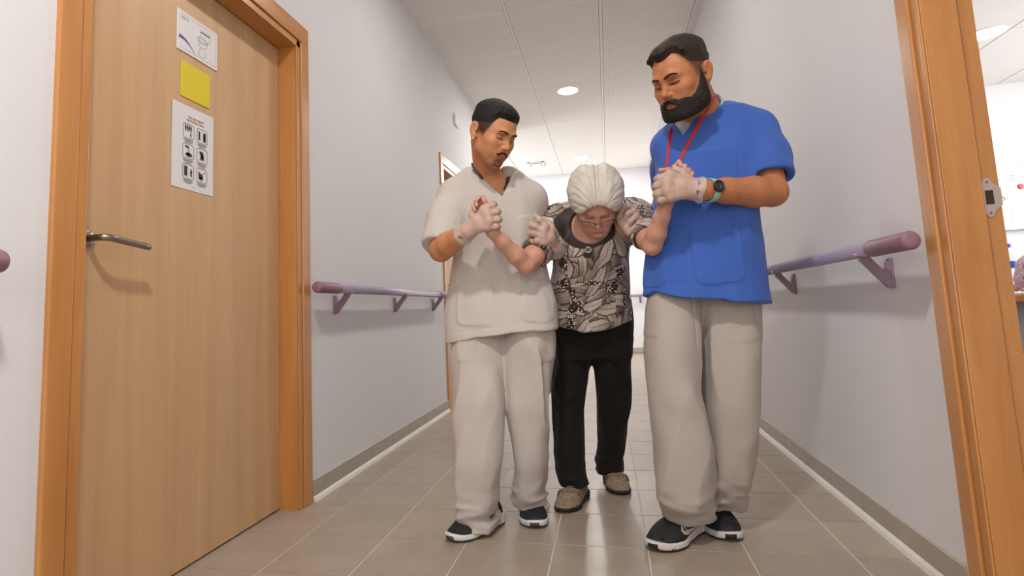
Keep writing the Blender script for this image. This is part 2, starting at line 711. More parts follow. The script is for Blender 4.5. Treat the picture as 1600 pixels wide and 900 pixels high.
# ------------------------------------------------------------------ doorway on the right (open)
root = struct(bpy.data.objects.new('door_3', None))
root.location = (XR, 1.68, 0)
C.objects.link(root)
DY = 1.672
DY = 1.668
for (ya, yb, s) in ((DY, DY + 0.1, 1), (0.62, 0.72, -1)):
    inner = ya if s > 0 else yb
    b = B()
    box(b, (XR - 0.008, min(inner, inner + s * 0.03), 0), (XR - 0.0012, max(inner, inner + s * 0.03), 2.075), 0.003, 0, 2)
    box(b, (XR - 0.015, min(inner + s * 0.036, inner + s * 0.1), 0), (XR + 0.01, max(inner + s * 0.036, inner + s * 0.096), 2.165), 0.005, 0, 3)
    box(b, (XR - 0.0025, min(inner + s * 0.01, inner + s * 0.09), 0), (XR + 0.01, max(inner + s * 0.01, inner + s * 0.09), 2.1))
    obj('casing_upright', b, M_frame, root)
    b = B()
    box(b, (XR - 0.001, min(inner, inner + s * 0.03), 0), (0.948, max(inner, inner + s * 0.03), 2.045), 0.002, 0, 2)
    box(b, (0.9485, min(inner + s * 0.012, inner + s * 0.03), 0), (RX2 + 0.006, max(inner + s * 0.012, inner + s * 0.03), 2.06), 0.002, 0, 2)
    obj('jamb', b, M_frame, root)
b = B()
box(b, (XR - 0.015, 0.62, 2.045), (XR + 0.01, DY + 0.1, 2.165), 0.005, 0, 2)
box(b, (XR, 0.7, 2.045), (RX2 + 0.006, DY + 0.02, 2.1), 0.002)
obj('casing_head', b, M_frame_h, root)
# strike plate: a bent steel plate with two screws and a latch pocket
ys = DY + 0.0115
st = B()
xs0, zs0 = 0.962, 1.03
outl = [(-0.012, 0.036), (-0.012, -0.036), (-0.004, -0.05), (0.006, -0.05), (0.012, -0.036), (0.03, -0.022), (0.03, 0.022), (0.012, 0.036), (0.006, 0.05), (-0.004, 0.05)]
prism(st, [(xs0 + a, ys, zs0 + c) for a, c in outl], (0, -0.002, 0))
sp_ = obj('strike_plate', st, plain('satin_strike_plate', 'c4b3aa', 0.4, 0.5, 0.03, 80), root)
b = B()
box(b, (xs0 - 0.006, ys - 0.0026, zs0 - 0.018), (xs0 + 0.012, ys - 0.0018, zs0 + 0.018))
obj('latch_pocket', b, plain('dark_brass_pocket', '4a3a2a', 0.4, 0.6), sp_)
for dz in (-0.04, 0.04):
    b = B()
    lathe(b, [(0, 0.0012), (0.003, 0.001), (0.0042, 0)], (0, 0, 0), 12, 0, Matrix.Translation((xs0 + 0.001, ys - 0.002, zs0 + dz)) @ Matrix.Rotation(PI / 2, 4, 'X'))
    obj('screw', b, M_steel, sp_)


# ------------------------------------------------------------------ handrails
def bracket(p, nrm, par):
    """triangular bracket: wall plate, slanted arm and saddle under the rail; p is the wall point of the plate centre, nrm points off the wall"""
    n = Vector(nrm)
    al = Vector((0, 0, 1)).cross(n)
    M = Matrix((( n.x, al.x, 0, p[0]), (n.y, al.y, 0, p[1]), (n.z, al.z, 1, p[2]), (0, 0, 0, 1)))
    b = B()
    xbox(b, M, (0, -0.017, -0.05), (0.008, 0.017, 0.045), 0.004)
    hw = 0.012
    prof = [(0.004, -0.046), (0.014, -0.048), (0.085, 0.042), (0.085, 0.056), (0.064, 0.056), (0.05, 0.036), (0.02, 0.0), (0.012, 0.034), (0.004, 0.036)]
    b2 = B()
    prism(b2, [(x, -hw, z) for x, z in prof], (0, 2 * hw, 0))
    bmesh.ops.recalc_face_normals(b2, faces=b2.faces)
    b2.transform(M)
    me = bpy.data.meshes.new('t')
    b2.to_mesh(me)
    b2.free()
    b.from_mesh(me)
    bpy.data.meshes.remove(me)
    xbox(b, M, (0.055, -0.02, 0.05), (0.096, 0.02, 0.064), 0.004)
    o = obj('bracket', b, M_lilac, par)
    b = B()
    for dz in (-0.036, 0.033):
        b2 = lathe(B(), [(0, 0.002), (0.004, 0.0016), (0.006, 0)], (0, 0, 0), 10, 0, M @ Matrix.Translation((0.008, 0.0, dz)) @ Matrix.Rotation(PI / 2, 4, 'Y'))
        me = bpy.data.meshes.new('t')
        b2.to_mesh(me)
        b2.free()
        b.from_mesh(me)
        bpy.data.meshes.remove(me)
    obj('screws', b, M_dark, o)['kind'] = 'stuff'


def rail(label, a, bb, nrm, brk, caps=(True, True), capl=0.23):
    a, bb = Vector(a), Vector(bb)
    d = (bb - a).normalized()
    t = thing('handrail', label, 'handrail', tuple(a - Vector(nrm) * 0.074))
    bm = B()
    tube(bm, [a + d * (capl - 0.01 if caps[0] else 0), bb - d * (capl - 0.01 if caps[1] else 0)], 0.0225, 24)
    obj('rail_tube', bm, M_railtube, t, True)
    for k, (p, s) in enumerate(((a, d), (bb, -d))):
        if caps[k]:
            bm = B()
            n = Vector(nrm)
            tube(bm, [p + s * 0.0, p + s * 0.003, p + s * 0.01, p + s * (capl - 0.014), p + s * capl], [0.017, 0.0225, 0.0255, 0.0262, 0.0235], 20)
            obj('end_cap', bm, M_lilac2, t, True)
    for q in brk:
        bracket((q[0], q[1], q[2]), nrm, t)
    return t


zr = 0.935
rail('lilac tubular handrail on the left wall, between the near door and the far door', (XL + 0.074, 2.322, zr), (XL + 0.074, 4.42, zr), (1, 0, 0),
     [(XL, y, zr - 0.071) for y in (2.64, 3.46, 4.28)], capl=0.22)
rail('lilac tubular handrail on the right wall, behind the man in blue', (XR - 0.074, 1.70, zr), (XR - 0.074, 8.6, zr), (-1, 0, 0),
     [(XR, y, zr - 0.071) for y in (2.0, 2.94, 3.9, 4.86, 5.8, 6.8, 7.8)], capl=0.24)
rail('far purple handrail on the end wall, seen between the woman and the man in blue', (-0.55, YE - 0.074, zr), (0.79, YE - 0.074, zr), (0, -1, 0),
     [(-0.3, YE, zr - 0.071), (0.53, YE, zr - 0.071)], capl=0.15)
rail('end of a lilac handrail at the left edge, left of the near door', (XL + 0.074, -1.5, 0.948), (XL + 0.074, 0.972, 0.948), (1, 0, 0),
     [(XL, y, 0.948 - 0.071) for y in (-0.9, 0.2)], capl=0.22)

# small things on the walls -------------------------------------------------
t = thing('wall_box', 'small white plastic box high on the left wall above the far door', 'wall box', (XL, 5.23, 2.64))
b = B()
box(b, (XL, 5.16, 2.585), (XL + 0.022, 5.30, 2.70), 0.006, 0, 2)
obj('housing', b, M_white, t)
b = B()
box(b, (XL + 0.021, 5.18, 2.60), (XL + 0.026, 5.28, 2.685), 0.004, 0, 2)
obj('cover', b, M_white, t)
b = B()
box(b, (0.755, YE - 0.012, 1.72), (0.85, YE, 2.44), 0.004)
tag(obj('wall_sign', b, plain('purple_sign_panel', '7a5aa6', 0.45)), 'narrow purple sign panel on the end wall beside the man in blue', 'sign')
# ------------------------------------------------------------------ papers on the left door
XD = -1.41
M_paper = plain('white_print_paper', 'dedbdb', 0.5, 0, 0.01, 10)
M_yellow = plain('yellow_card', 'd8c512', 0.55, 0, 0.02, 10)
M_purple = plain('purple_ink', '5a4796', 0.6, 0, 0.02, 10)
M_redink = plain('red_ink', 'a04038', 0.6, 0, 0.02, 10)
M_grey = plain('grey_ink', '85858a', 0.6, 0, 0.02, 10)
M_ink = plain('dark_ink', '2b3033', 0.6, 0, 0.05, 30)
MP = lambda y, z, lift: Matrix(((0, 0, 1, XD + lift), (1, 0, 0, y), (0, 1, 0, z), (0, 0, 0, 1)))


class Print:
    """flat print on a sheet lying on the door: u to the right, v up, from the sheet's lower left corner"""
    def __init__(s, par, y0, z0, x):
        s.par, s.y0, s.z0, s.x, s.bms = par, y0, z0, x, {}

    def bm(s, m):
        if m.name not in s.bms:
            s.bms[m.name] = (B(), m)
        return s.bms[m.name][0]

    def P(s, u, v):
        return (s.x, s.y0 + u, s.z0 + v)

    def rect(s, m, u0, v0, u1, v1):
        s.fill(m, [(u0, v0), (u1, v0), (u1, v1), (u0, v1)])

    def fill(s, m, pts):
        prism(s.bm(m), [s.P(u, v) for u, v in pts], (0.0003, 0, 0))

    def line(s, m, pts, w):
        b = s.bm(m)
        for (a, b_), (c, d) in zip(pts, pts[1:]):
            L = math.hypot(c - a, d - b_)
            if L < 1e-6:
                continue
            nx, ny = -(d - b_) / L * w / 2, (c - a) / L * w / 2
            prism(b, [s.P(a + nx, b_ + ny), s.P(a - nx, b_ - ny), s.P(c - nx, d - ny), s.P(c + nx, d + ny)], (0.0003, 0, 0))

    def ellipse(s, m, u, v, a, b_, w=None, a0=0, a1=360, n=22):
        pts = [(u + a * math.cos(math.radians(a0 + (a1 - a0) * k / n)), v + b_ * math.sin(math.radians(a0 + (a1 - a0) * k / n))) for k in range(n + 1)]
        if w:
            s.line(m, pts, w)
        else:
            s.fill(m, pts[:-1])

    def figure(s, m, u, v, h):
        s.ellipse(m, u, v + h * 0.87, h * 0.11, h * 0.12, n=10)
        s.rect(m, u - h * 0.15, v + h * 0.38, u + h * 0.15, v + h * 0.74)
        s.rect(m, u - h * 0.11, v, u - h * 0.02, v + h * 0.4)
        s.rect(m, u + h * 0.02, v, u + h * 0.11, v + h * 0.4)

    def done(s, names):
        for k, (b, m) in s.bms.items():
            bmesh.ops.recalc_face_normals(b, faces=b.faces)
            o = obj(names, b, m, s.par)
            o['kind'] = 'stuff'


# upper sign: toilet drawing
t = thing('door_sign', 'white sign with a toilet drawing and purple swash, topmost on the near door', 'sign', (XD, 1.645, 1.757))
b = B()
box(b, (XD, 1.645, 1.757), (XD + 0.004, 1.856, 1.907), 0.001, 0, 1)
obj('sign_board', b, M_paper, t)
p = Print(t, 1.645, 1.757, XD + 0.0041)
p.line(M_grey, [(0.012, 0.138), (0.2, 0.138)], 0.0008)
p.line(M_grey, [(0.012, 0.012), (0.2, 0.012)], 0.0008)
p.line(M_grey, [(0.2, 0.138), (0.2, 0.012)], 0.0005)
p.line(M_grey, [(0.118, 0.122), (0.168, 0.122), (0.168, 0.112), (0.118, 0.112), (0.118, 0.122)], 0.0016)
p.rect(M_ink, 0.12, 0.1135, 0.166, 0.1165)
p.line(M_grey, [(0.116, 0.112), (0.116, 0.09)], 0.0012)
p.line(M_grey, [(0.168, 0.112), (0.167, 0.088), (0.152, 0.085)], 0.0014)
p.ellipse(M_grey, 0.127, 0.083, 0.025, 0.0105, 0.0018)
p.ellipse(M_grey, 0.127, 0.083, 0.018, 0.0065, 0.001)
p.ellipse(M_grey, 0.128, 0.083, 0.0255, 0.03, 0.0018, 180, 360)
p.line(M_grey, [(0.116, 0.055), (0.112, 0.035), (0.107, 0.027), (0.122, 0.018), (0.14, 0.022), (0.145, 0.03), (0.139, 0.05)], 0.0014)
up, dn = [], []
for k in range(15):
    q = k / 14
    u = 0.008 + 0.085 * q
    v = 0.052 - 0.036 * q - 0.012 * math.sin(q * PI)
    v = 0.05 + 0.008 * math.sin(q * PI * 1.1) - 0.036 * q ** 1.2
    w = 0.0065 * (1 - q) ** 0.7
    up.append((u, v + w))
    dn.append((u, v - w))
p.fill(M_purple, up + dn[::-1])
p.done('print')
text_mesh('lettering', 'ASEOS', 0.0135, M_grey, t, MP(1.645 + 0.016, 1.757 + 0.121, 0.0042), 'LEFT')

# yellow card
b = B()
box(b, (XD, 1.668, 1.594), (XD + 0.003, 1.8165, 1.724), 0.0006, 0, 1)
tag(obj('yellow_card', b, M_yellow), 'plain yellow square card on the near door, between the two white sheets', 'card')

# lower poster with six pictograms
t = thing('poster', 'white paper notice with six pictogram boxes, lowest sheet on the near door', 'poster', (XD, 1.63, 1.265))
b = B()
gv = []
for iu in range(5):
    row = []
    for iv in range(9):
        u, v = iu / 4, iv / 8
        lift = 0.0012 + 0.0025 * (abs(u - 0.5) * 2) ** 4 * abs(v - 0.45)
        row.append((b.verts.new((XD + lift, 1.63 + 0.21 * u, 1.265 + 0.302 * v)), b.verts.new((XD + lift - 0.0008, 1.63 + 0.21 * u, 1.265 + 0.302 * v))))
    gv.append(row)
for iu in range(4):
    for iv in range(8):
        q = [gv[iu][iv], gv[iu + 1][iv], gv[iu + 1][iv + 1], gv[iu][iv + 1]]
        b.faces.new([x[0] for x in q])
        b.faces.new([x[1] for x in q][::-1])
obj('sheet', b, M_paper, t)
p = Print(t, 1.63, 1.265, XD + 0.0024)
cells = [(0.052, 0.185), (0.122, 0.185), (0.052, 0.112), (0.122, 0.112), (0.052, 0.039), (0.122, 0.039)]
for i, (cu, cv) in enumerate(cells):
    w, h, r = 0.054, 0.052, 0.009
    pts = []
    for (a, b_, st) in ((cu + w - r, cv + h - r, 0), (cu + r, cv + h - r, 90), (cu + r, cv + r, 180), (cu + w - r, cv + r, 270)):
        pts += [(a + r * math.cos(math.radians(st + q)), b_ + r * math.sin(math.radians(st + q))) for q in (0, 30, 60, 90)]
    p.line(M_ink, pts + pts[:1], 0.0013)
    for k in range(3):
        L = (0.05, 0.046, 0.03)[k]
        p.rect(M_grey, cu + 0.027 - L / 2, cv - 0.006 - 0.0048 * k, cu + 0.027 + L / 2, cv - 0.0042 - 0.0048 * k)
c = cells
for k in range(4):
    p.figure(M_ink, c[0][0] + 0.012 + 0.009 * k, c[0][1] + 0.026, 0.022)
p.figure(M_ink, c[0][0] + 0.038, c[0][1] + 0.006, 0.017)
p.rect(M_ink, c[1][0] + 0.008, c[1][1] + 0.01, c[1][0] + 0.016, c[1][1] + 0.042)
p.rect(M_ink, c[1][0] + 0.032, c[1][1] + 0.008, c[1][0] + 0.046, c[1][1] + 0.042)
p.figure(M_redink, c[1][0] + 0.039, c[1][1] + 0.012, 0.024)
p.fill(M_ink, [(c[2][0] + 0.012, c[2][1] + 0.04), (c[2][0] + 0.012, c[2][1] + 0.046), (c[2][0] + 0.028, c[2][1] + 0.044), (c[2][0] + 0.03, c[2][1] + 0.036), (c[2][0] + 0.026, c[2][1] + 0.036)])
for k in range(4):
    p.rect(M_grey, c[2][0] + 0.026, c[2][1] + 0.022 + 0.0035 * k, c[2][0] + 0.031, c[2][1] + 0.024 + 0.0035 * k)
p.ellipse(M_ink, c[2][0] + 0.03, c[2][1] + 0.014, 0.016, 0.007)
p.ellipse(M_grey, c[2][0] + 0.025, c[2][1] + 0.017, 0.009, 0.005)
for k in range(4):
    p.line(M_ink, [(c[3][0] + 0.026, c[3][1] + 0.022), (c[3][0] + 0.014 + 0.006 * k, c[3][1] + 0.042 - 0.001 * abs(k - 1))], 0.005)
p.ellipse(M_ink, c[3][0] + 0.028, c[3][1] + 0.02, 0.009, 0.009)
p.line(M_redink, [(c[3][0] + 0.016, c[3][1] + 0.01), (c[3][0] + 0.04, c[3][1] + 0.034)], 0.003)
p.line(M_redink, [(c[3][0] + 0.038, c[3][1] + 0.01), (c[3][0] + 0.022, c[3][1] + 0.03)], 0.003)
p.rect(M_ink, c[4][0] + 0.008, c[4][1] + 0.01, c[4][0] + 0.023, c[4][1] + 0.044)
p.figure(M_ink, c[4][0] + 0.042, c[4][1] + 0.01, 0.028)
p.line(M_grey, [(c[4][0] + 0.026, c[4][1] + 0.036), (c[4][0] + 0.034, c[4][1] + 0.036)], 0.001)
p.fill(M_ink, [(c[5][0] + 0.01, c[5][1] + 0.012), (c[5][0] + 0.01, c[5][1] + 0.04), (c[5][0] + 0.017, c[5][1] + 0.034), (c[5][0] + 0.032, c[5][1] + 0.03), (c[5][0] + 0.032, c[5][1] + 0.012)])
p.rect(M_grey, c[5][0] + 0.016, c[5][1] + 0.008, c[5][0] + 0.03, c[5][1] + 0.02)
p.line(M_redink, [(c[5][0] + 0.038, c[5][1] + 0.034), (c[5][0] + 0.044, c[5][1] + 0.042)], 0.0015)
p.line(M_redink, [(c[5][0] + 0.044, c[5][1] + 0.034), (c[5][0] + 0.038, c[5][1] + 0.042)], 0.0015)
p.rect(M_grey, 0.1, 0.012, 0.112, 0.0132)
p.done('print')
text_mesh('lettering', 'USO DE ASEOS', 0.0115, M_redink, t, MP(1.63 + 0.115, 1.265 + 0.259, 0.0026))
text_mesh('lettering', 'PREVENCION COVID-19', 0.0085, M_redink, t, MP(1.63 + 0.115, 1.265 + 0.248, 0.0026))
# knot in the veneer of the leaf

# ------------------------------------------------------------------ the room beyond the right doorway
M_blueband = plain('blue_bottle_label', '2b4fa6', 0.4)
M_clear = NT('clear_plastic_bottle')
M_clear.set(Base_Color=(0.9, 0.95, 1, 1), Roughness=0.1, Transmission_Weight=0.85, IOR=1.2)
M_clear = M_clear.m
M_board = plain('whiteboard_enamel', 'e8e8ec', 0.25, 0, 0.01, 10)
M_alu = plain('aluminium_edge', 'a9abad', 0.35, 0.8, 0.03, 60)
M_desk = plain('grey_white_desk_top', 'c9c5c6', 0.4, 0, 0.03, 10)
M_deskleg = plain('grey_desk_steel', '85888c', 0.5, 0.3, 0.03, 30)
M_orange = plain('orange_plastic', 'df7c2c', 0.4, 0, 0.04, 20)
wy = 5.6
# whiteboard with papers and magnets
wl, wz1 = (3.2370, 5.6000, 1.8225), (3.3019, 5.6000, 1.8162)[2]
wz0 = (3.2878, 5.6000, 1.2895)[2]
t = thing('whiteboard', 'whiteboard with pinned papers on the far wall of the side room', 'whiteboard', (wl[0] + 0.5, wy, wz0))
b = B()
box(b, (wl[0] - 0.1, wy - 0.015, wz0), (wl[0] + 1.1, wy - 0.001, wz1))
obj('board', b, M_board, t)
for lo, hi in (((wl[0] - 0.11, wy - 0.02, wz1), (wl[0] + 1.11, wy, wz1 + 0.015)), ((wl[0] - 0.11, wy - 0.05, wz0 - 0.015), (wl[0] + 1.11, wy, wz0)), ((wl[0] + 1.1, wy - 0.02, wz0), (wl[0] + 1.115, wy, wz1))):
    b = B()
    box(b, lo, hi, 0.003, 0, 1)
    obj('frame_strip', b, M_alu, t)


def pinned(name, label, p0, p1, tilt, lines):
    """sheet between two picture-plane corners on the board"""
    y = wy - 0.018
    x0, x1, z0, z1 = p0[0], p1[0], p1[2], p0[2]
    cx, cz = (x0 + x1) / 2, (z0 + z1) / 2
    M = Matrix.Translation((cx, y, cz)) @ Matrix.Rotation(math.radians(tilt), 4, 'Y')
    t = thing(name, label, 'paper', (cx, y, cz))
    b = B()
    xbox(b, M, ((x0 - cx), 0, (z0 - cz)), (x1 - cx, 0.002, z1 - cz))
    obj('sheet', b, M_paper, t)
    for k, (u0, v0, u1, v1, m) in enumerate(lines):
        b = B()
        xbox(b, M, ((x0 - cx) + (x1 - x0) * u0, -0.0004, (z0 - cz) + (z1 - z0) * v0), ((x0 - cx) + (x1 - x0) * u1, 0.0, (z0 - cz) + (z1 - z0) * v1))
        obj('print_line', b, m, t)


M_green = plain('green_marker', '6aa56a', 0.6)
M_pinkink = plain('pink_marker', 'd99aa5', 0.6)
M_oran = plain('orange_marker', 'dca35c', 0.6)
pinned('paper_sheet', 'white sheet with coloured marker lines, left edge of the whiteboard', (3.2839, 5.6000, 1.7846), (3.3135, 5.6000, 1.5717), 0,
       [(0.1, 0.84, 0.9, 0.88, M_oran), (0.1, 0.62, 0.9, 0.66, M_green), (0.1, 0.4, 0.9, 0.44, M_pinkink), (0.1, 0.34, 0.9, 0.36, M_pinkink)])
pinned('paper_sheet', 'large white sheet under a red magnet on the whiteboard', (3.3439, 5.6000, 1.7788), (3.4902, 5.6000, 1.5130), 2,
       [(0.2, 0.82, 0.5, 0.84, M_grey), (0.2, 0.74, 0.45, 0.76, M_grey), (0.2, 0.66, 0.5, 0.68, M_grey)])
pinned('paper_sheet', 'white timetable sheet at the lower part of the whiteboard', (3.3558, 5.6000, 1.5023), (3.4795, 5.6000, 1.2863), 0,
       [(0.1, 0.8, 0.9, 0.81, M_grey), (0.1, 0.6, 0.9, 0.61, M_grey), (0.1, 0.4, 0.9, 0.41, M_grey), (0.1, 0.2, 0.9, 0.21, M_grey)])
mg = (3.4422, 5.5700, 1.6367)
b = B()
lathe(b, [(0, 0.012), (0.019, 0.011), (0.022, 0.007), (0.022, 0)], (0, 0, 0), 20, 0, Matrix.Translation((mg[0], wy - 0.018, mg[2])) @ Matrix.Rotation(PI / 2, 4, 'X'))
tag(obj('magnet', b, plain('red_magnet', 'b8242a', 0.4)), 'round red magnet on the whiteboard', 'magnet')
mg = (3.2846, 5.5700, 1.5521)
b = B()
pts = [Vector((mg[0] + 0.014 * math.sin(a * 2) + 0.006 * a, wy - 0.0165, mg[2] + 0.018 * math.cos(a))) for a in np.linspace(0, 5, 24)]
tube(b, pts, 0.0032, 6)
tag(obj('red_scribble', b, M_redink), 'small red handwritten squiggle on the whiteboard', 'marking')

# desk
dz = 0.765
t = thing('desk', 'desk with pale top and orange wood edge in the side room', 'desk', (2.8, 4.5, 0))
b = B()
box(b, (2.0, 3.98, dz - 0.012), (3.6, 5.1, dz), 0.003, 0, 1)
obj('desk_top', b, M_desk, t)
b = B()
box(b, (1.99, 3.965, dz - 0.05), (3.61, 5.11, dz - 0.012), 0.004, 0, 1)
obj('edge_band', b, M_frame_h, t)
for x, y in ((2.06, 4.04), (3.5, 4.04), (2.06, 5.02), (3.5, 5.02)):
    b = B()
    box(b, (x - 0.022, y - 0.022, 0), (x + 0.022, y + 0.022, dz - 0.05), 0.003, 0, 1)
    obj('leg', b, M_deskleg, t)
b = B()
box(b, (2.1, 5.03, 0.3), (3.46, 5.05, dz - 0.05))
obj('modesty_panel', b, M_deskleg, t)

# water bottle standing on the desk
bx = (2.8010, 4.7500, 0.9083)
t = thing('water_bottle', 'clear plastic water bottle with blue cap and blue label on the desk', 'bottle', (bx[0], 4.75, dz))
b = B()
Z = lambda pr: [(r, z * 1.14) for r, z in pr]
lathe(b, Z([(0, 0.004), (0.03, 0.0), (0.04, 0.008), (0.041, 0.06), (0.038, 0.07), (0.041, 0.08), (0.041, 0.19), (0.036, 0.225), (0.022, 0.255), (0.0145, 0.268), (0.0145, 0.285)]), (bx[0], 4.75, dz), 24)
obj('bottle_body', b, M_clear, t, True)
b = B()
lathe(b, Z([(0.0415, 0.15), (0.0417, 0.152), (0.0417, 0.19), (0.0415, 0.192)]), (bx[0], 4.75, dz), 24)
obj('label', b, M_blueband, t, True)
b = B()
lathe(b, Z([(0.0165, 0.278), (0.0165, 0.298), (0.014, 0.302), (0, 0.302)]), (bx[0], 4.75, dz), 20)
obj('cap', b, M_blueband, t, True)

# ------------------------------------------------------------------ implicit-surface modelling (bodies, clothes, shoes)
def vhash(ix, iy, iz):
    h = (ix * 374761393 + iy * 668265263 + iz * 2147483647) & 0xffffffff
    h = ((h ^ (h >> 13)) * 1274126177) & 0xffffffff
    return ((h ^ (h >> 16)) & 0xffff) / 65535.0


def vnoise(P):
    """value noise in -1..1 at the points P (N,3)"""
    I = np.floor(P).astype(np.int64)
    F = P - I
    F = F * F * (3 - 2 * F)
    r = 0
    for dx in (0, 1):
        for dy in (0, 1):
            for dz in (0, 1):
                w = (F[:, 0] if dx else 1 - F[:, 0]) * (F[:, 1] if dy else 1 - F[:, 1]) * (F[:, 2] if dz else 1 - F[:, 2])
                r = r + w * vhash(I[:, 0] + dx, I[:, 1] + dy, I[:, 2] + dz)
    return r * 2 - 1


def rotm(yaw=0, pitch=0, roll=0):
    """columns = images of local x, y, z.  Local -y is 'forward'. yaw turns it towards +x, pitch > 0 tips it down, roll > 0 tips the top to +x"""
    y, p, r = (math.radians(a) for a in (yaw, pitch, roll))
    Rz = np.array([[math.cos(y), -math.sin(y), 0], [math.sin(y), math.cos(y), 0], [0, 0, 1]])
    Rx = np.array([[1, 0, 0], [0, math.cos(p), -math.sin(p)], [0, math.sin(p), math.cos(p)]])
    Ry = np.array([[math.cos(r), 0, math.sin(r)], [0, 1, 0], [-math.sin(r), 0, math.cos(r)]])
    return Rz @ Rx @ Ry


def axes(z, x=None):
    """rotation whose local z runs along z and local x close to x"""
    z = np.array(z, float)
    z /= np.linalg.norm(z)
    x = np.array(x if x is not None else (1, 0, 0), float)
    x = x - z * (x @ z)
    x /= np.linalg.norm(x)
    return np.array([x, np.cross(z, x), z]).T


class Sdf:
    def __init__(s):
        s.ops = []
        s.disp = []
        s.R = np.eye(3)
        s.t = np.zeros(3)
        s.s = 1.0

    def frame(s, t=(0, 0, 0), R=None, sc=1.0):
        s.t = np.array(t, float)
        s.R = np.eye(3) if R is None else R
        s.s = sc
        return s

    def w(s, p):
        return s.R @ (np.array(p, float) * s.s) + s.t

    def _add(s, fn, c, rad, k, kind):
        s.ops.append((fn, np.array(c), rad, max(k * s.s, 1e-5), kind))
        return s

    def cap(s, a, b, ra, rb=None, k=0.01, op='+'):
        rb = ra if rb is None else rb
        a, b = s.w(a), s.w(b)
        ra, rb = ra * s.s, rb * s.s
        ba = b - a
        L2 = max(ba @ ba, 1e-12)

        def fn(P):
            q = P - a
            h = np.clip(q @ ba / L2, 0, 1)
            return np.linalg.norm(q - h[:, None] * ba, axis=1) - (ra + (rb - ra) * h)
        return s._add(fn, (a + b) / 2, math.sqrt(L2) / 2 + max(ra, rb), k, op)

    def chain(s, pts, rs, k=0.01, op='+'):
        if not isinstance(rs, (list, tuple)):
            rs = [rs] * len(pts)
        for i in range(len(pts) - 1):
            s.cap(pts[i], pts[i + 1], rs[i], rs[i + 1], k, op)
        return s

    def ell(s, c, r, k=0.01, op='+', R=None):
        c = s.w(c)
        r = np.array(r, float) * s.s
        Rr = s.R if R is None else s.R @ R

        def fn(P):
            q = (P - c) @ Rr
            k0 = np.linalg.norm(q / r, axis=1)
            k1 = np.linalg.norm(q / (r * r), axis=1)
            return np.where(k0 < 1e-6, -r.min(), k0 * (k0 - 1) / np.maximum(k1, 1e-9))
        return s._add(fn, c, r.max(), k, op)

    def box(s, c, hs, rnd=0.0, k=0.005, op='+', R=None):
        c = s.w(c)
        hs = np.array(hs, float) * s.s
        rnd *= s.s
        Rr = s.R if R is None else s.R @ R

        def fn(P):
            q = np.abs((P - c) @ Rr) - (hs - rnd)
            return np.linalg.norm(np.maximum(q, 0), axis=1) + np.minimum(q.max(1), 0) - rnd
        return s._add(fn, c, np.linalg.norm(hs), k, op)

    def loft(s, secs, k=0.01, op='+', ex=2.0, fold=None):
        """stack of superellipse sections (x, y, z, rx, ry[, twist deg]) along the local z axis"""
        S = np.array([list(q) + [0] * (6 - len(q)) for q in secs], float)
        S = S[np.argsort(S[:, 2])]
        zc = (S[0, 2] + S[-1, 2]) / 2
        rad = (S[-1, 2] - S[0, 2]) / 2 + S[:, 3:5].max() + np.abs(S[:, :2] - S[:, :2].mean(0)).max()
        zz = np.linspace(S[0, 2], S[-1, 2], 160)
        # smooth interpolation of the parameters (monotone-ish: averaged linear)
        par = []
        for j in (0, 1, 3, 4, 5):
            v = np.interp(zz, S[:, 2], S[:, j])
            kk = np.ones(9) / 9
            v2 = np.convolve(np.pad(v, 4, mode='edge'), kk, mode='valid')
            par.append(v2)
        R, t, sc = s.R.copy(), s.t.copy(), s.s

        def fn(P):
            q = (P - t) @ R / sc
            cx, cy, rx, ry, tw = (np.interp(q[:, 2], zz, v) for v in par)
            x, y = q[:, 0] - cx, q[:, 1] - cy
            a = np.radians(tw)
            x, y = x * np.cos(a) + y * np.sin(a), -x * np.sin(a) + y * np.cos(a)
            if fold is not None:
                f = fold(np.arctan2(y / ry, x / rx), q[:, 2])
                rx, ry = rx + f, ry + f
            e = ex
            k0 = (np.abs(x / rx) ** e + np.abs(y / ry) ** e) ** (1 / e)
            k1 = np.sqrt((x / rx ** 2) ** 2 + (y / ry ** 2) ** 2)
            k2 = np.sqrt((x / rx) ** 2 + (y / ry) ** 2)
            d = (k0 - 1) * np.maximum(k2, 1e-6) / np.maximum(k1, 1e-6)
            d = np.where(k2 < 0.05, -np.minimum(rx, ry) * 0.95, d)
            dz = np.maximum(S[0, 2] - q[:, 2], q[:, 2] - S[-1, 2])
            return np.where((d > 0) & (dz > 0), np.sqrt(d * d + dz * dz), np.maximum(d, dz)) * sc
        return s._add(fn, s.w((S[:, 0].mean(), S[:, 1].mean(), zc)), rad * sc, k, op)

    def plane(s, p, n, k=0.003):
        """keep only the side the normal points away from"""
        p = s.w(p)
        n = s.R @ np.array(n, float)
        n = n / np.linalg.norm(n)
        s.ops.append((lambda P: (P - p) @ n, p, 1e9, k, '&'))
        return s

    def raw(s, fn, c, rad, k, op='+'):
        s.ops.append((fn, np.array(c, float), rad, k, op))
        return s

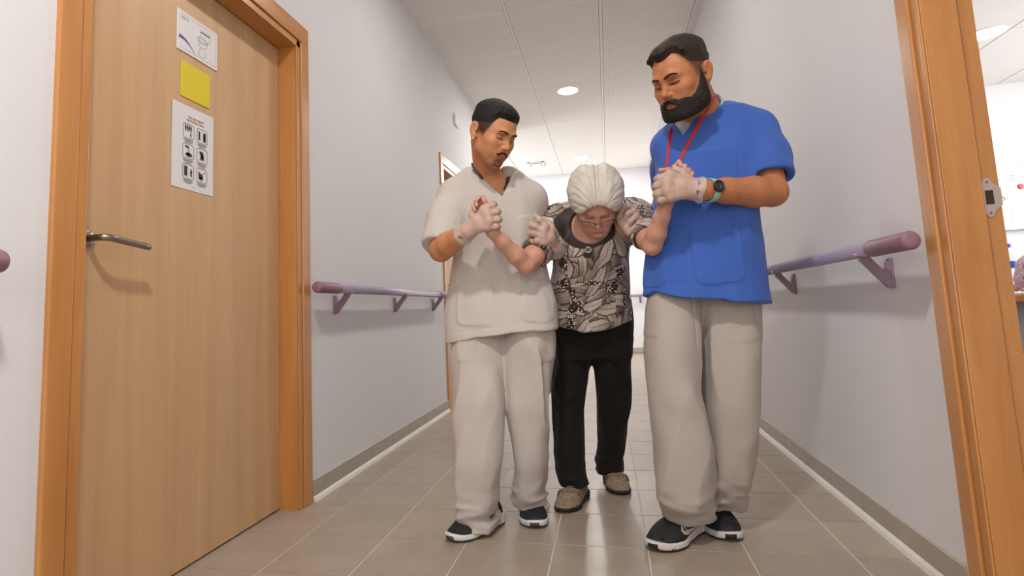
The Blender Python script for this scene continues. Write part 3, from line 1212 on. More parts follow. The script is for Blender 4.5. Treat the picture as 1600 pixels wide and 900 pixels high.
    def __call__(s, P, margin=0.3):
        d = np.full(len(P), 1.0)
        if len(P) == 0:
            return d
        b0, b1 = P.min(0), P.max(0)
        every = slice(None)
        for fn, c, rad, k, kind in s.ops:
            m = every
            if rad < 1e8:
                reach = rad + margin + k
                if (np.maximum(np.maximum(b0 - c, c - b1), 0) ** 2).sum() > reach * reach:
                    continue
                if (np.maximum(np.abs(b0 - c), np.abs(b1 - c)) ** 2).sum() > reach * reach:
                    m = np.nonzero(((P - c) ** 2).sum(1) < reach * reach)[0]
                    if len(m) == 0:
                        continue
                    if len(m) > 0.8 * len(P):
                        m = every
            e = fn(P[m])
            a = d[m]
            if kind == '+':
                h = np.maximum(k - np.abs(a - e), 0) / k
                d[m] = np.minimum(a, e) - h * h * k * 0.25
            elif kind == '-':
                e = -e
                h = np.maximum(k - np.abs(a - e), 0) / k
                d[m] = np.maximum(a, e) + h * h * k * 0.25
            else:
                h = np.maximum(k - np.abs(a - e), 0) / k
                d[m] = np.maximum(a, e) + h * h * k * 0.25
        for f in s.disp:
            m = np.abs(d) < 0.022
            if m.any():
                d[m] = d[m] - f(P[m])
        return d

    def bounds(s):
        L = [(c - r, c + r) for _, c, r, k, kd in s.ops if kd == '+']
        return np.min([a for a, b in L], 0) - 0.01, np.max([b for a, b in L], 0) + 0.01


def surf_nets(f, lo, hi, vs):
    lo = np.floor(np.array(lo) / vs) * vs
    NB = 8
    bs = vs * NB
    nb = np.maximum(1, np.ceil((np.array(hi) - lo) / bs).astype(int))
    # coarse culling in two steps
    def sub(cells, size, n):
        g = np.stack(np.meshgrid(*[np.arange(n)] * 3, indexing='ij'), -1).reshape(-1, 3)
        return (cells[:, None, :] * n + g[None]).reshape(-1, 3)
    n1 = np.ceil(nb / 4).astype(int)
    big = np.stack(np.meshgrid(*[np.arange(k) for k in n1], indexing='ij'), -1).reshape(-1, 3)
    d = np.concatenate([f(lo + (q + 0.5) * bs * 4, 0.3) for q in np.array_split(big, max(1, len(big) // 60))])
    big = big[np.abs(d) < bs * 4 * 0.87 * 1.5 + 0.01]
    blk = sub(big, bs, 4)
    d = np.concatenate([f(lo + (q + 0.5) * bs, 0.12) for q in np.array_split(blk, max(1, len(blk) // 128))])
    blk = blk[np.abs(d) < bs * 0.87 * 1.5 + 0.008]
    if len(blk) == 0:
        return np.zeros((0, 3)), np.zeros((0, 4), int)
    g = np.stack(np.meshgrid(*[np.arange(NB + 1)] * 3, indexing='ij'), -1).reshape(-1, 3)
    I = blk[:, None, :] * NB + g[None]
    V = np.empty(I.shape[:2])
    step = 24
    for a in range(0, len(blk), step):
        Q = I[a:a + step].reshape(-1, 3)
        V[a:a + step] = f(lo + Q * vs, 0.03).reshape(-1, I.shape[1])
    V = V.reshape(-1, NB + 1, NB + 1, NB + 1)
    sg = V < 0
    s8 = np.zeros((len(blk), NB, NB, NB), int)
    for dx in (0, 1):
        for dy in (0, 1):
            for dz in (0, 1):
                s8 += sg[:, dx:dx + NB, dy:dy + NB, dz:dz + NB]
    b, i, j, k = np.nonzero((s8 > 0) & (s8 < 8))
    G = blk[b] * NB + np.stack([i, j, k], 1)
    acc = np.zeros((len(b), 3))
    cnt = np.zeros(len(b))
    cor = {}
    for c in range(8):
        o = (c >> 2 & 1, c >> 1 & 1, c & 1)
        cor[o] = V[b, i + o[0], j + o[1], k + o[2]]
    for o in cor:
        for ax in range(3):
            if o[ax] == 0:
                o2 = tuple(o[q] + (q == ax) for q in range(3))
                a, e = cor[o], cor[o2]
                m = (a < 0) != (e < 0)
                t = np.where(m, a / np.where(m, a - e, 1), 0)
                p = np.array(o, float)[None] + np.eye(3)[ax][None] * t[:, None]
                acc[m] += p[m]
                cnt[m] += 1
    verts = lo + (G + acc / cnt[:, None]) * vs
    big = 1 << 20
    key = (G[:, 0] * big + G[:, 1]) * big + G[:, 2]
    order = np.argsort(key)
    ks = key[order]

    def look(H):
        q = (H[:, 0] * big + H[:, 1]) * big + H[:, 2]
        p = np.clip(np.searchsorted(ks, q), 0, len(ks) - 1)
        return np.where(ks[p] == q, order[p], -1)
    faces = []
    base = cor[(0, 0, 0)]
    for ax in range(3):
        o2 = tuple(int(q == ax) for q in range(3))
        m = (base < 0) != (cor[o2] < 0)
        H = G[m]
        u, v = np.eye(3, dtype=int)[(ax + 1) % 3], np.eye(3, dtype=int)[(ax + 2) % 3]
        q = np.stack([look(H), look(H - u), look(H - u - v), look(H - v)], 1)
        fl = base[m] < 0
        q[~fl] = q[~fl][:, ::-1]
        faces.append(q[(q >= 0).all(1)])
    return verts, np.concatenate(faces)


def sdf_obj(name, f, vs, mats, parent, colour=None, fine=None, relax=1, pick=None):
    """mesh the zero surface of f; fine: function P -> bool where the mesh is subdivided once and re-projected; colour: P -> rgb; pick: P -> material index"""
    import time
    t0 = time.perf_counter()
    lo, hi = f.bounds()
    v, q = surf_nets(f, lo, hi, vs)
    me = bpy.data.meshes.new(name)
    if fine is not None:
        fm = fine(v)[q].all(1)
        if fm.any():
            qa, qb = q[~fm], q[fm]
            E = np.concatenate([qb[:, [0, 1]], qb[:, [1, 2]], qb[:, [2, 3]], qb[:, [3, 0]]])
            E.sort(1)
            u, inv = np.unique(E[:, 0] * len(v) + E[:, 1], return_inverse=True)
            ea, eb = u // len(v), u % len(v)
            n = len(qb)
            mid = len(v) + inv.reshape(4, n)
            cen = len(v) + len(u) + np.arange(n)
            v2 = np.concatenate([v, (v[ea] + v[eb]) / 2, v[qb].mean(1)])
            sub = np.concatenate([np.stack([qb[:, c], mid[c], cen, mid[c - 1]], 1) for c in range(4)])
            # neighbours of the refined zone get the midpoints as extra corners
            lut = {}
            for a, b_, idx in zip(ea, eb, range(len(u))):
                lut[(int(a), int(b_))] = len(v) + idx
            onb = np.zeros(len(v), bool)
            onb[np.unique(qb)] = True
            touch = onb[qa].sum(1) >= 2
            ng = []
            for quad in qa[touch]:
                r = []
                for c in range(4):
                    a, b_ = int(quad[c]), int(quad[(c + 1) % 4])
                    r.append(a)
                    m = lut.get((min(a, b_), max(a, b_)))
                    if m is not None:
                        r.append(m)
                ng.append(r)
            isf = np.zeros(len(v2), bool)
            isf[np.unique(sub)] = True
            for _ in range(2):
                idx = np.nonzero(isf)[0]
                P = v2[idx]
                e = vs * 0.2
                ch = np.array_split(np.argsort(np.floor(P[:, 0] / 0.05) * 1e4 + np.floor(P[:, 1] / 0.05) * 100 + np.floor(P[:, 2] / 0.05), kind='stable'), max(1, len(P) // 4000))

                def fc(Q):
                    r = np.empty(len(Q))
                    for c_ in ch:
                        r[c_] = f(Q[c_], 0.03)
                    return r
                d0 = fc(P)
                gr = np.stack([fc(P + np.eye(3)[a] * e) - d0 for a in range(3)], 1) / e
                g2 = np.maximum((gr ** 2).sum(1), 0.3)
                st = np.clip(d0 / g2, -vs, vs)
                v2[idx] = P - gr * st[:, None]
            v = v2
            faces = qa[~touch].tolist() + ng + sub.tolist()
        else:
            faces = q.tolist()
    else:
        faces = q.tolist()
    me.from_pydata(v.tolist(), [], faces)
    for m in (mats if isinstance(mats, (list, tuple)) else [mats]):
        me.materials.append(m)
    me.polygons.foreach_set('use_smooth', [True] * len(me.polygons))
    if colour is not None:
        ca = me.color_attributes.new('tint', 'FLOAT_COLOR', 'POINT')
        rgb = np.clip(colour(v), 0, 1)
        ca.data.foreach_set('color', np.concatenate([rgb, np.ones((len(v), 1))], 1).astype(np.float32).ravel())
    if pick is not None:
        cen = np.array([v[fc].mean(0) for fc in faces])
        me.polygons.foreach_set('material_index', pick(cen).astype(np.int32))
    me.update()
    me.validate()
    o = bpy.data.objects.new(name, me)
    C.objects.link(o)
    if parent:
        o.parent = parent
        o.matrix_parent_inverse = Matrix.Translation(parent.location).inverted()
    print('MESH %s %.2fs %d faces' % (name, time.perf_counter() - t0, len(me.polygons)))
    return o


def catmull(pts, n=5):
    return [tuple(p) for p in smooth_path(pts, n)]

# ------------------------------------------------------------------ people: shared builders
def skin_mat(name, c, c2, rough=0.5):
    t = NT(name)
    v = t.coords()
    a = t.n('ShaderNodeAttribute', attribute_name='tint')
    f = t.noise(v, 30, 4, 0.6)
    c0 = t.ramp(f, [(0.3, lin(c)), (0.72, lin(c2))])
    t.col(t.mix(1.0, c0, a.outputs['Color'], 'MULTIPLY'))
    t.set(Roughness=rough, Specular_IOR_Level=0.35, Subsurface_Weight=0.12, Subsurface_Scale=0.01)
    t.b.inputs['Subsurface Radius'].default_value = (1.0, 0.35, 0.2)
    t.bump(t.noise(v, 420, 3), 0.08, 0.0012)
    return t.m


def cloth_mat(name, c, weave=900, rough=0.85, var=0.05, wr=0.25, sheen=0.1):
    t = NT(name)
    v = t.coords()
    f = t.noise(v, 12, 4, 0.6)
    c = lin(c)
    t.col(t.ramp(f, [(0.3, tuple(x * (1 - var) for x in c[:3]) + (1,)), (0.7, c)]))
    t.set(Roughness=rough, Specular_IOR_Level=0.2, Sheen_Weight=sheen)
    v2 = t.coords((1, 1, 0.45))
    w = t.noise(v2, 26, 4, 0.55, 0.6)
    b = t.n('ShaderNodeBump')
    b.inputs['Strength'].default_value = wr
    b.inputs['Distance'].default_value = 0.012
    t.l(w, b.inputs['Height'])
    b2 = t.n('ShaderNodeBump')
    b2.inputs['Strength'].default_value = 0.12
    b2.inputs['Distance'].default_value = 0.001
    t.l(t.noise(v, weave, 2), b2.inputs['Height'])
    t.l(b.outputs[0], b2.inputs['Normal'])
    t.l(b2.outputs[0], t.b.inputs['Normal'])
    return t.m


def hair_mat(name, c, c2, scale=(60, 60, 14), rough=0.55, flow=False):
    t = NT(name)
    if flow:      # strand coordinates stored on the mesh: across, along
        at_ = t.n('ShaderNodeAttribute', attribute_name='tint')
        mp = t.n('ShaderNodeMapping')
        mp.inputs['Scale'].default_value = scale
        t.l(at_.outputs['Vector'], mp.inputs[0])
        v = mp.outputs[0]
    else:
        v = t.coords(scale)
    f = t.noise(v, 4, 4, 0.65, 0.3 if flow else 0.8)
    t.col(t.ramp(f, [(0.3, lin(c)), (0.75, lin(c2))]))
    t.set(Roughness=rough, Specular_IOR_Level=0.35)
    t.bump(f, 0.3, 0.003)
    return t.m


def glove_mat():
    t = NT('thin_vinyl_glove')
    v = t.coords()
    tr = t.n('ShaderNodeBsdfTransparent')
    tr.inputs[0].default_value = (0.97, 0.95, 0.94, 1)
    t.set(Base_Color=lin('e6d8cf'), Roughness=0.4, Specular_IOR_Level=0.5)
    f = t.noise(v, 26, 2, 0.5, 1.6)
    t.bump(f, 0.3, 0.006)
    r = t.ramp(f, [(0.3, (0.34, 0.34, 0.34, 1)), (0.7, (0.42, 0.42, 0.42, 1))])
    m = t.n('ShaderNodeMixShader')
    t.l(r, m.inputs[0])
    t.l(tr.outputs[0], m.inputs[1])
    t.l(t.b.outputs[0], m.inputs[2])
    t.l(m.outputs[0], t.out.inputs[0])
    return t.m


def sec(L, R, ry, dy=0.0):
    return ((L[0] + R[0]) / 2, (L[1] + R[1]) / 2 + dy, (L[2] + R[2]) / 2, abs(R[0] - L[0]) / 2, ry)


def shrink(secs, d):
    return [(a, b, c, rx - d, ry - d) for a, b, c, rx, ry in secs]


def mid(a, b, t=0.5, d=(0, 0, 0)):
    return tuple(a[i] + (b[i] - a[i]) * t + d[i] for i in range(3))


def add(a, b):
    return tuple(a[i] + b[i] for i in range(3))


def wedge(apex, left, right, yback):
    """V opening seen from the front: carve between two edges that meet at apex"""
    a = np.array(apex)

    def n2(p, s):
        d = np.array([p[0] - a[0], 0, p[2] - a[2]])
        d /= np.linalg.norm(d)
        return np.array([d[2], 0, -d[0]]) * s
    nl, nr = n2(left, -1), n2(right, 1)

    def fn(P):
        q = P - a
        return np.maximum(np.maximum(q @ nl, q @ nr), P[:, 1] - yback)
    return fn


def patch_mask(P, cx, cz, hw, hh, rnd=0.02, soft=0.004, tilt=0.0):
    """soft rounded rectangle in the x-z plane"""
    c, s_ = math.cos(tilt), math.sin(tilt)
    x, z = P[:, 0] - cx, P[:, 2] - cz
    x, z = x * c + z * s_, -x * s_ + z * c
    qx, qz = np.abs(x) - (hw - rnd), np.abs(z) - (hh - rnd)
    d = np.sqrt(np.maximum(qx, 0) ** 2 + np.maximum(qz, 0) ** 2) + np.minimum(np.maximum(qx, qz), 0) - rnd
    return np.clip(0.5 - d / soft, 0, 1)


def line_mask(P, a, b, w=0.003):
    """soft line between two x-z points"""
    a, b = np.array([a[0], a[2]]), np.array([b[0], b[2]])
    q = P[:, [0, 2]] - a
    ba = b - a
    h = np.clip(q @ ba / (ba @ ba), 0, 1)
    d = np.linalg.norm(q - h[:, None] * ba, axis=1)
    return np.exp(-(d / w) ** 2)


def folds(a1=0.005, s1=(8, 8, 3), a2=0.002, s2=(22, 22, 9), off=0.0):
    s1, s2 = np.array(s1), np.array(s2)

    def fn(P):
        q = P + off
        w = vnoise(q * s1 * 0.6 + 7.3)
        n = vnoise(q * s1 + w[:, None] * 0.8)
        n = 1 - 2 * np.abs(n)
        return a1 * n + a2 * vnoise(q * s2 + 3.1 + w[:, None])
    return fn


# ------------------------------------------------------------------ head
def head_shape(S, t, R, sc=1.0, nose=1.0, old=0.0, jaw=1.0, chin=1.0, open_eye=0.0016, ears=True):
    S.frame(t, R, sc)
    k = 0.02
    S.ell((0, 0.014, 0.036), (0.076, 0.097, 0.084), 0.01)
    S.ell((0, -0.028, 0.012), (0.069, 0.066, 0.075), 0.03)
    S.ell((0, -0.036, -0.036), (0.0585, 0.055, 0.07), 0.03)
    for sx in (-1, 1):
        S.chain([(sx * 0.058 * jaw, 0.002, -0.03), (sx * 0.053 * jaw, -0.012, -0.068), (sx * 0.026 * jaw, -0.066, -0.1)], [0.014, 0.017, 0.018], 0.03)
        S.ell((sx * 0.043, -0.064, -0.022), (0.023, 0.022, 0.018), 0.02)
        S.ell((sx * 0.034, -0.066, -0.055), (0.02 - 0.003 * old, 0.018, 0.026), 0.025)
    S.ell((0, -0.074, -0.1), (0.021 * chin, 0.019, 0.018), 0.022)
    # brow ridge
    S.chain([(-0.046, -0.072, 0.021), (-0.026, -0.0865, 0.024), (0, -0.087, 0.02), (0.026, -0.0865, 0.024), (0.046, -0.072, 0.021)], [0.006, 0.0085, 0.007, 0.0085, 0.006], 0.016)
    # sockets
    for sx in (-1, 1):
        S.ell((sx * 0.031, -0.099, 0.002), (0.0195, 0.021, 0.0125), 0.015, '-')
    # nose
    S.cap((0, -0.085, 0.014), (0, -0.1075 * 1.0, -0.026), 0.0068, 0.0092 * nose, 0.014)
    S.ell((0, -0.107, -0.03), (0.0105 * nose, 0.0115 * nose, 0.0095), 0.008)
    for sx in (-1, 1):
        S.ell((sx * 0.0125 * nose, -0.0975, -0.033), (0.0075, 0.0095, 0.0075), 0.006)
        S.ell((sx * 0.0065, -0.103, -0.0415), (0.0035, 0.0052, 0.004), 0.003, '-')
    # muzzle and lips
    S.ell((0, -0.08, -0.062), (0.029, 0.018, 0.024), 0.02)
    S.chain([(-0.0225, -0.087, -0.067), (-0.011, -0.0955, -0.0635), (0, -0.0965, -0.0645), (0.011, -0.0955, -0.0635), (0.0225, -0.087, -0.067)], [0.002, 0.0042, 0.0038, 0.0042, 0.002], 0.006)
    S.chain([(-0.02, -0.088, -0.07), (-0.009, -0.094, -0.0735), (0.009, -0.094, -0.0735), (0.02, -0.088, -0.07)], [0.002, 0.0048, 0.0048, 0.002], 0.006)
    S.chain([(-0.024, -0.0885, -0.0685), (-0.011, -0.0995, -0.0685), (0, -0.1005, -0.069), (0.011, -0.0995, -0.0685), (0.024, -0.0885, -0.0685)], 0.0009, 0.003, '-')
    S.ell((0, -0.095, -0.086), (0.014, 0.007, 0.004), 0.012, '-')
    # lids over the eyeballs, parted by a narrow slit
    for sx in (-1, 1):
        S.ell((sx * 0.031, -0.0735, 0.002), (0.0152, 0.0132, 0.0128), 0.004)
        S.chain([(sx * 0.0185, -0.083, -0.0035), (sx * 0.026, -0.0895, -0.0042), (sx * 0.036, -0.0892, -0.0042), (sx * 0.0445, -0.081, -0.0022)], [0.0006, open_eye, open_eye, 0.0006], 0.0015, '-')
        S.chain([(sx * 0.019, -0.0805, 0.0075), (sx * 0.031, -0.0865, 0.0105), (sx * 0.045, -0.077, 0.007)], [0.0006, 0.001, 0.0006], 0.004, '-')
    if ears:
        for sx in (-1, 1):
            Re = rotm(-sx * 28, -8, sx * 8)
            S.ell((sx * 0.083, 0.018, -0.004), (0.0075, 0.0185, 0.031), 0.008, '+', Re)
            S.ell((sx * 0.08, 0.011, -0.03), (0.0066, 0.011, 0.012), 0.008, '+', Re)
            S.ell((sx * 0.0925, 0.014, 0.0), (0.007, 0.0105, 0.02), 0.006, '-', Re)
            S.ell((sx * 0.085, 0.003, -0.006), (0.0045, 0.004, 0.006), 0.004, '+', Re)
    if old:
        for sx in (-1, 1):
            S.ell((sx * 0.032, -0.083, -0.072), (0.007, 0.007, 0.012), 0.012)
            S.ell((sx * 0.031, -0.083, -0.0135), (0.014, 0.006, 0.004), 0.006)
    S.frame()


def skull(t, R, sc=1.0):
    H = Sdf().frame(t, R, sc)
    H.ell((0, 0.014, 0.036), (0.076, 0.097, 0.084), 0.01)
    H.ell((0, -0.028, 0.012), (0.069, 0.066, 0.075), 0.03)
    H.ell((0, -0.036, -0.036), (0.0585, 0.055, 0.07), 0.03)
    H.cap((0, 0.03, -0.03), (0, 0.035, -0.14), 0.05, 0.052, 0.03)
    return H


def loc(P, t, R, sc):
    return (P - np.array(t)) @ R / sc


def seg_d(q, pts):
    """distance of points q to a polyline"""
    d = np.full(len(q), 9.0)
    for a, b in zip(pts, pts[1:]):
        a, b = np.array(a), np.array(b)
        ba = b - a
        h = np.clip((q - a) @ ba / (ba @ ba), 0, 1)
        d = np.minimum(d, np.linalg.norm(q - a - h[:, None] * ba, axis=1))
    return d


def sm(x, a, b):
    u = np.clip((x - a) / (b - a), 0, 1)
    return u * u * (3 - 2 * u)


def head_tint(P, C0, t, R, sc, lip=(0.86, 0.62, 0.6), stub=None, stubc=(0.45, 0.42, 0.42), blush=0.1, fade=None, fadec=(0.4, 0.38, 0.37), lash=0.002):
    q = loc(P, t, R, sc)
    C1 = C0.copy()

    def blend(w, c):
        C1[:] = C1 * (1 - w[:, None]) + C1 * np.array(c) * w[:, None]
    near = np.linalg.norm(q, axis=1) < 0.17
    near = near.astype(float)
    front = near * (q[:, 1] < -0.03)
    for sx in (-1, 1):
        g = np.exp(-(np.linalg.norm(q - np.array([sx * 0.042, -0.08, -0.03]), axis=1) / 0.02) ** 2)
        blend(front * g * blush * 3, (1.0, 0.82, 0.8))
    g = np.exp(-(np.linalg.norm(q - np.array([0, -0.11, -0.03]), axis=1) / 0.014) ** 2)
    blend(front * g * blush * 4, (1.0, 0.8, 0.77))
    if stub is not None:
        blend(near * stub(q), stubc)
    if fade is not None:
        blend(near * fade(q), fadec)
    def flat(pts):
        return seg_d(q * np.array([1, 0, 1]), [(x, 0, z) for x, z in pts])
    up = flat([(-0.0215, -0.0675), (-0.011, -0.0655), (0, -0.0662), (0.011, -0.0655), (0.0215, -0.0675)])
    lo_ = flat([(-0.0185, -0.0695), (-0.008, -0.0738), (0.008, -0.0738), (0.0185, -0.0695)])
    blend(front * (q[:, 1] < -0.07) * np.maximum(1 - sm(up, 0.0022, 0.0042), 1 - sm(lo_, 0.0032, 0.0056)), lip)
    ml = flat([(-0.0235, -0.0685), (-0.011, -0.0683), (0, -0.069), (0.011, -0.0683), (0.0235, -0.0685)])
    blend(front * (q[:, 1] < -0.07) * (1 - sm(ml, 0.0004, 0.0016)) * 0.75, (0.4, 0.25, 0.24))
    for sx in (-1, 1):
        dz = flat([(sx * 0.0175, -0.0035), (sx * 0.025, -0.0048), (sx * 0.036, -0.0046), (sx * 0.0465, -0.0018)])
        blend(front * (q[:, 1] < -0.05) * (1 - sm(dz, lash * 0.4, lash)), (0.12, 0.1, 0.1))
        dz = flat([(sx * 0.019, 0.0075), (sx * 0.031, 0.0105), (sx * 0.045, 0.007)])
        blend(front * (q[:, 1] < -0.05) * (1 - sm(dz, 0.0004, 0.002)) * 0.4, (0.5, 0.4, 0.38))
        dz = np.hypot((q[:, 0] - sx * 0.031) / 0.019, (q[:, 2] - 0.0) / 0.012)
        blend(front * (q[:, 1] < -0.05) * (1 - sm(dz, 0.6, 1.2)) * 0.3, (0.72, 0.6, 0.58))
    return C1


def on_surface(f, p, n, it=12):
    """slide p along the direction n onto the zero surface of f"""
    p = np.array(p, float)
    n = np.array(n, float)
    n /= np.linalg.norm(n)
    for _ in range(it):
        d = float(f(p[None])[0])
        p = p + n * max(-0.03, min(0.03, d)) * 0.8
    return p


def brow_pts(sx):
    return [(sx * 0.012, -0.0945, 0.0205), (sx * 0.023, -0.0945, 0.0245), (sx * 0.036, -0.087, 0.0265), (sx * 0.048, -0.0735, 0.021)]


def eyebrows(parent, f, t, R, sc, m, th=1.0):
    for sx in (-1, 1):
        S = Sdf()
        pts = []
        for p in catmull(brow_pts(sx), 4):
            d = np.array([-p[0] * 4, 1 - abs(p[0]) * 4, 0])
            pts.append(on_surface(f, np.array(t) + R @ (np.array(p) * sc) - R @ d * 0.004, R @ d, 16))
        S.chain(pts, [0.0026 * th] * 8 + [0.0022 * th, 0.002 * th, 0.0018 * th, 0.0014 * th, 0.001 * th], 0.003)
        S.disp.append(lambda P: 0.0012 * vnoise(P * 900))
        sdf_obj('eyebrow', S, 0.0013, m, parent)


def eyes(parent, t, R, sc, iris):
    for sx in (-1, 1):
        b = B()
        bmesh.ops.create_uvsphere(b, u_segments=20, v_segments=14, radius=0.0117 * sc)
        for f in b.faces:
            c = f.calc_center_median() / sc
            d = (c - Vector((0, -0.0106, -0.006))).length
            f.material_index = 1 if d < 0.0062 else 0
        M = Matrix([list(R[i]) + [t[i] + float(R[i] @ np.array([sx * 0.031, -0.0735, 0.0012]) * sc)] for i in range(3)] + [[0, 0, 0, 1]])
        b.transform(M)
        obj('eye', b, [M_eye, iris], parent, True)


M_eye = plain('eye_white', 'cfc6be', 0.25, 0, 0.03, 40)
M_iris = plain('dark_brown_iris', '20140e', 0.15, 0, 0.05, 40)
M_glove = glove_mat()


def hand(S, wrist, palm, mcp, fingers, thumb, rp=0.024, rf=0.0092, rt=0.0105):
    """wrist, palm: centres; mcp: four knuckles; fingers: four lists of further joints; thumb: list of joints from inside the palm"""
    S.cap(wrist, palm, rp * 0.95, rp, 0.015)
    for m in mcp:
        S.cap(mid(wrist, m, 0.35), m, rp * 0.62, rf * 1.12, 0.012)
    for a, b in zip(mcp, mcp[1:]):
        S.cap(a, b, rf * 1.05, rf * 1.05, 0.012)
    for m, f in zip(mcp, fingers):
        pts = [m] + list(f)
        n = len(pts)
        S.chain(pts, [rf * (1.08 - 0.26 * i / (n - 1)) for i in range(n)], 0.0035)
        for p in pts[1:-1]:
            S.ell(p, (rf * 1.06,) * 3, 0.003)
    n = len(thumb)
    S.chain(thumb, [rt * (1.25 - 0.4 * i / (n - 1)) for i in range(n)], 0.006)


# ------------------------------------------------------------------ shoes
def shoe_frame(toe, yaw, L):
    R = rotm(yaw)
    fwd = R @ np.array([0, -1, 0])
    return (toe[0] - fwd[0] * L, toe[1] - fwd[1] * L, 0.0), R, L / 0.275


def outline(q, grow=0.0, flip=1):
    """2-D distance to a shoe-sole outline, heel at the origin, toe at y = -0.275"""
    x, y = q[:, 0] * flip, q[:, 1]
    cs = [(0, -0.034, 0.033), (0.001, -0.075, 0.031), (0.004, -0.125, 0.034), (0.003, -0.185, 0.0455), (-0.001, -0.215, 0.043), (-0.005, -0.24, 0.034)]
    d = np.full(len(x), 9.0)
    for (x0, y0, r0), (x1, y1, r1) in zip(cs, cs[1:]):
        bx, by = x1 - x0, y1 - y0
        h = np.clip(((x - x0) * bx + (y - y0) * by) / (bx * bx + by * by), 0, 1)
        e = np.hypot(x - x0 - bx * h, y - y0 - by * h) - (r0 + (r1 - r0) * h)
        k = 0.02
        hh = np.maximum(k - np.abs(d - e), 0) / k
        d = np.minimum(d, e) - hh * hh * k * 0.25
    return d - grow


def shoe(parent, toe, yaw, L, mu, ms, flip=1, kind='sneaker', name='sneaker', lift=0.0, parts=None, zup=1.0):
    t, R, sc = shoe_frame(toe, yaw, L)
    t = (t[0], t[1], lift)
    cen = np.array(t) + R @ np.array([0, -0.137, 0.04]) * sc

    def lo_(P):
        return (P - np.array(t)) @ R / sc

    def f_up(P):
        q = lo_(P)
        s = np.clip(-q[:, 1] / 0.275, 0, 1)
        # height profile from the ankle down to the toe
        top = np.interp(s, [0, 0.08, 0.3, 0.42, 0.6, 0.8, 0.93, 1.0], [0.088, 0.098, 0.1, 0.096, 0.075, 0.056, 0.044, 0.02]) * zup
        h = np.clip((q[:, 2] - 0.015) / np.maximum(top - 0.015, 0.01), 0, 1.3)
        nar = np.interp(h, [0, 0.3, 0.6, 0.85, 1.0, 1.3], [0.003, 0.002, -0.004, -0.013, -0.026, -0.06])
        d = outline(q, 0, flip) - nar
        dz = np.maximum(q[:, 2] - top, 0.012 - q[:, 2])
        k = 0.012
        hh = np.maximum(k - np.abs(d - dz), 0) / k
        return (np.maximum(d, dz) + hh * hh * k * 0.25) * sc * 0.9

    def f_sole(P):
        q = lo_(P)
        s = np.clip(-q[:, 1] / 0.275, 0, 1)
        if kind == 'sneaker':
            top = np.interp(s, [0, 0.12, 0.45, 0.7, 0.9, 1.0], [0.046, 0.042, 0.03, 0.026, 0.028, 0.034])
            bot = np.interp(s, [0, 0.1, 0.3, 0.75, 0.9, 1.0], [0.006, 0.0, 0.0, 0.0, 0.004, 0.013])
        else:
            top = np.interp(s, [0, 0.3, 0.6, 1.0], [0.034, 0.028, 0.022, 0.022])
            bot = np.interp(s, [0, 0.1, 0.75, 0.9, 1.0], [0.003, 0, 0, 0.002, 0.008])
        d = outline(q, 0.0055 + 0.004 * (s < 0.2), flip)
        dz = np.maximum(q[:, 2] - top, bot - q[:, 2])
        k = 0.008
        hh = np.maximum(k - np.abs(d - dz), 0) / k
        return (np.maximum(d, dz) + hh * hh * k * 0.25) * sc * 0.95
    U = Sdf().raw(f_up, cen, 0.19 * sc, 0.002)
    u = sdf_obj(name, U, 0.0045, mu, parent)
    So = Sdf().raw(f_sole, cen, 0.19 * sc, 0.002)
    if isinstance(ms, (list, tuple)):
        def pick(Pc):
            q = lo_(Pc)
            return ((q[:, 2] < 0.011) | ((np.abs(q[:, 0]) < 0.017) & (q[:, 1] < -0.255) & (q[:, 2] < 0.027))).astype(int)
    else:
        pick = None
    sdf_obj('sole', So, 0.004, ms, u, pick=pick)
    return u, t, R, sc, f_up


def sleeve(S, pts, rs, cut, rin, k=0.035):
    """a sleeve with a square, hollow end, joined to the garment S without cutting into it"""
    L = Sdf().chain(pts, rs, 0.035)
    tube_end(L, pts[-2], pts[-1], cut, rin)
    P = np.array(pts)
    S.raw(lambda Q: L(Q), P.mean(0), np.linalg.norm(P - P.mean(0), axis=1).max() + max(rs), k)


def tube_end(S, a, b_, cut, rin):
    """open a sleeve: cut it square beyond the point b_ on the line a-b_ and hollow its end"""
    a, b_ = np.array(a), np.array(b_)
    d = (b_ - a) / np.linalg.norm(b_ - a)
    p = b_ + d * cut

    def fn(P):
        q = P - p
        ax = q @ d
        r = np.linalg.norm(q - ax[:, None] * d, axis=1)
        return np.maximum(-ax, r - 0.1)
    S.raw(fn, p + d * 0.06, 0.12, 0.003, '-')
    S.cap(tuple(p - d * 0.03), tuple(p + d * 0.05), rin, rin + 0.002, 0.004, '-')


def face_chain(S, f, t, R, sc, pts, rs, lift=0.0, k=0.003):
    """hair strip lying on the face: head-local points slid onto the skin f"""
    out = []
    for p in pts:
        d = np.array([-p[0] * 5, 1.0, 0.15])
        q = on_surface(f, np.array(t) + R @ (np.array(p) * sc) - R @ d * 0.012, R @ d, 24)
        out.append(q - R @ np.array([0, 1, 0]) * lift)
    S.chain(out, rs, k)

# ------------------------------------------------------------------ young man in white (left)
M_scrub_w = cloth_mat('white_scrub_cotton', 'c4bcb5', 900, 0.85, 0.03, 0.12)
M_skin_w = skin_mat('tan_skin', 'bb8059', 'c88c62')
M_hair_w = hair_mat('black_short_hair', '100e0c', '221f1c', (90, 90, 40), 0.75)
M_blacklace = plain('black_patterned_strap', '2c2b2e', 0.6, 0, 0.6, 300)
M_stud = plain('clear_stud', 'f2f2f2', 0.1, 0.3)
M_sneak = plain('black_knit_upper', '17171a', 0.7, 0, 0.35, 160, 0.5)
M_sole_w = plain('white_foam_sole', 'd6d2ce', 0.5, 0, 0.03, 40)
M_sole_g = plain('grey_rubber_tread', '4a4a49', 0.7, 0, 0.05, 60)

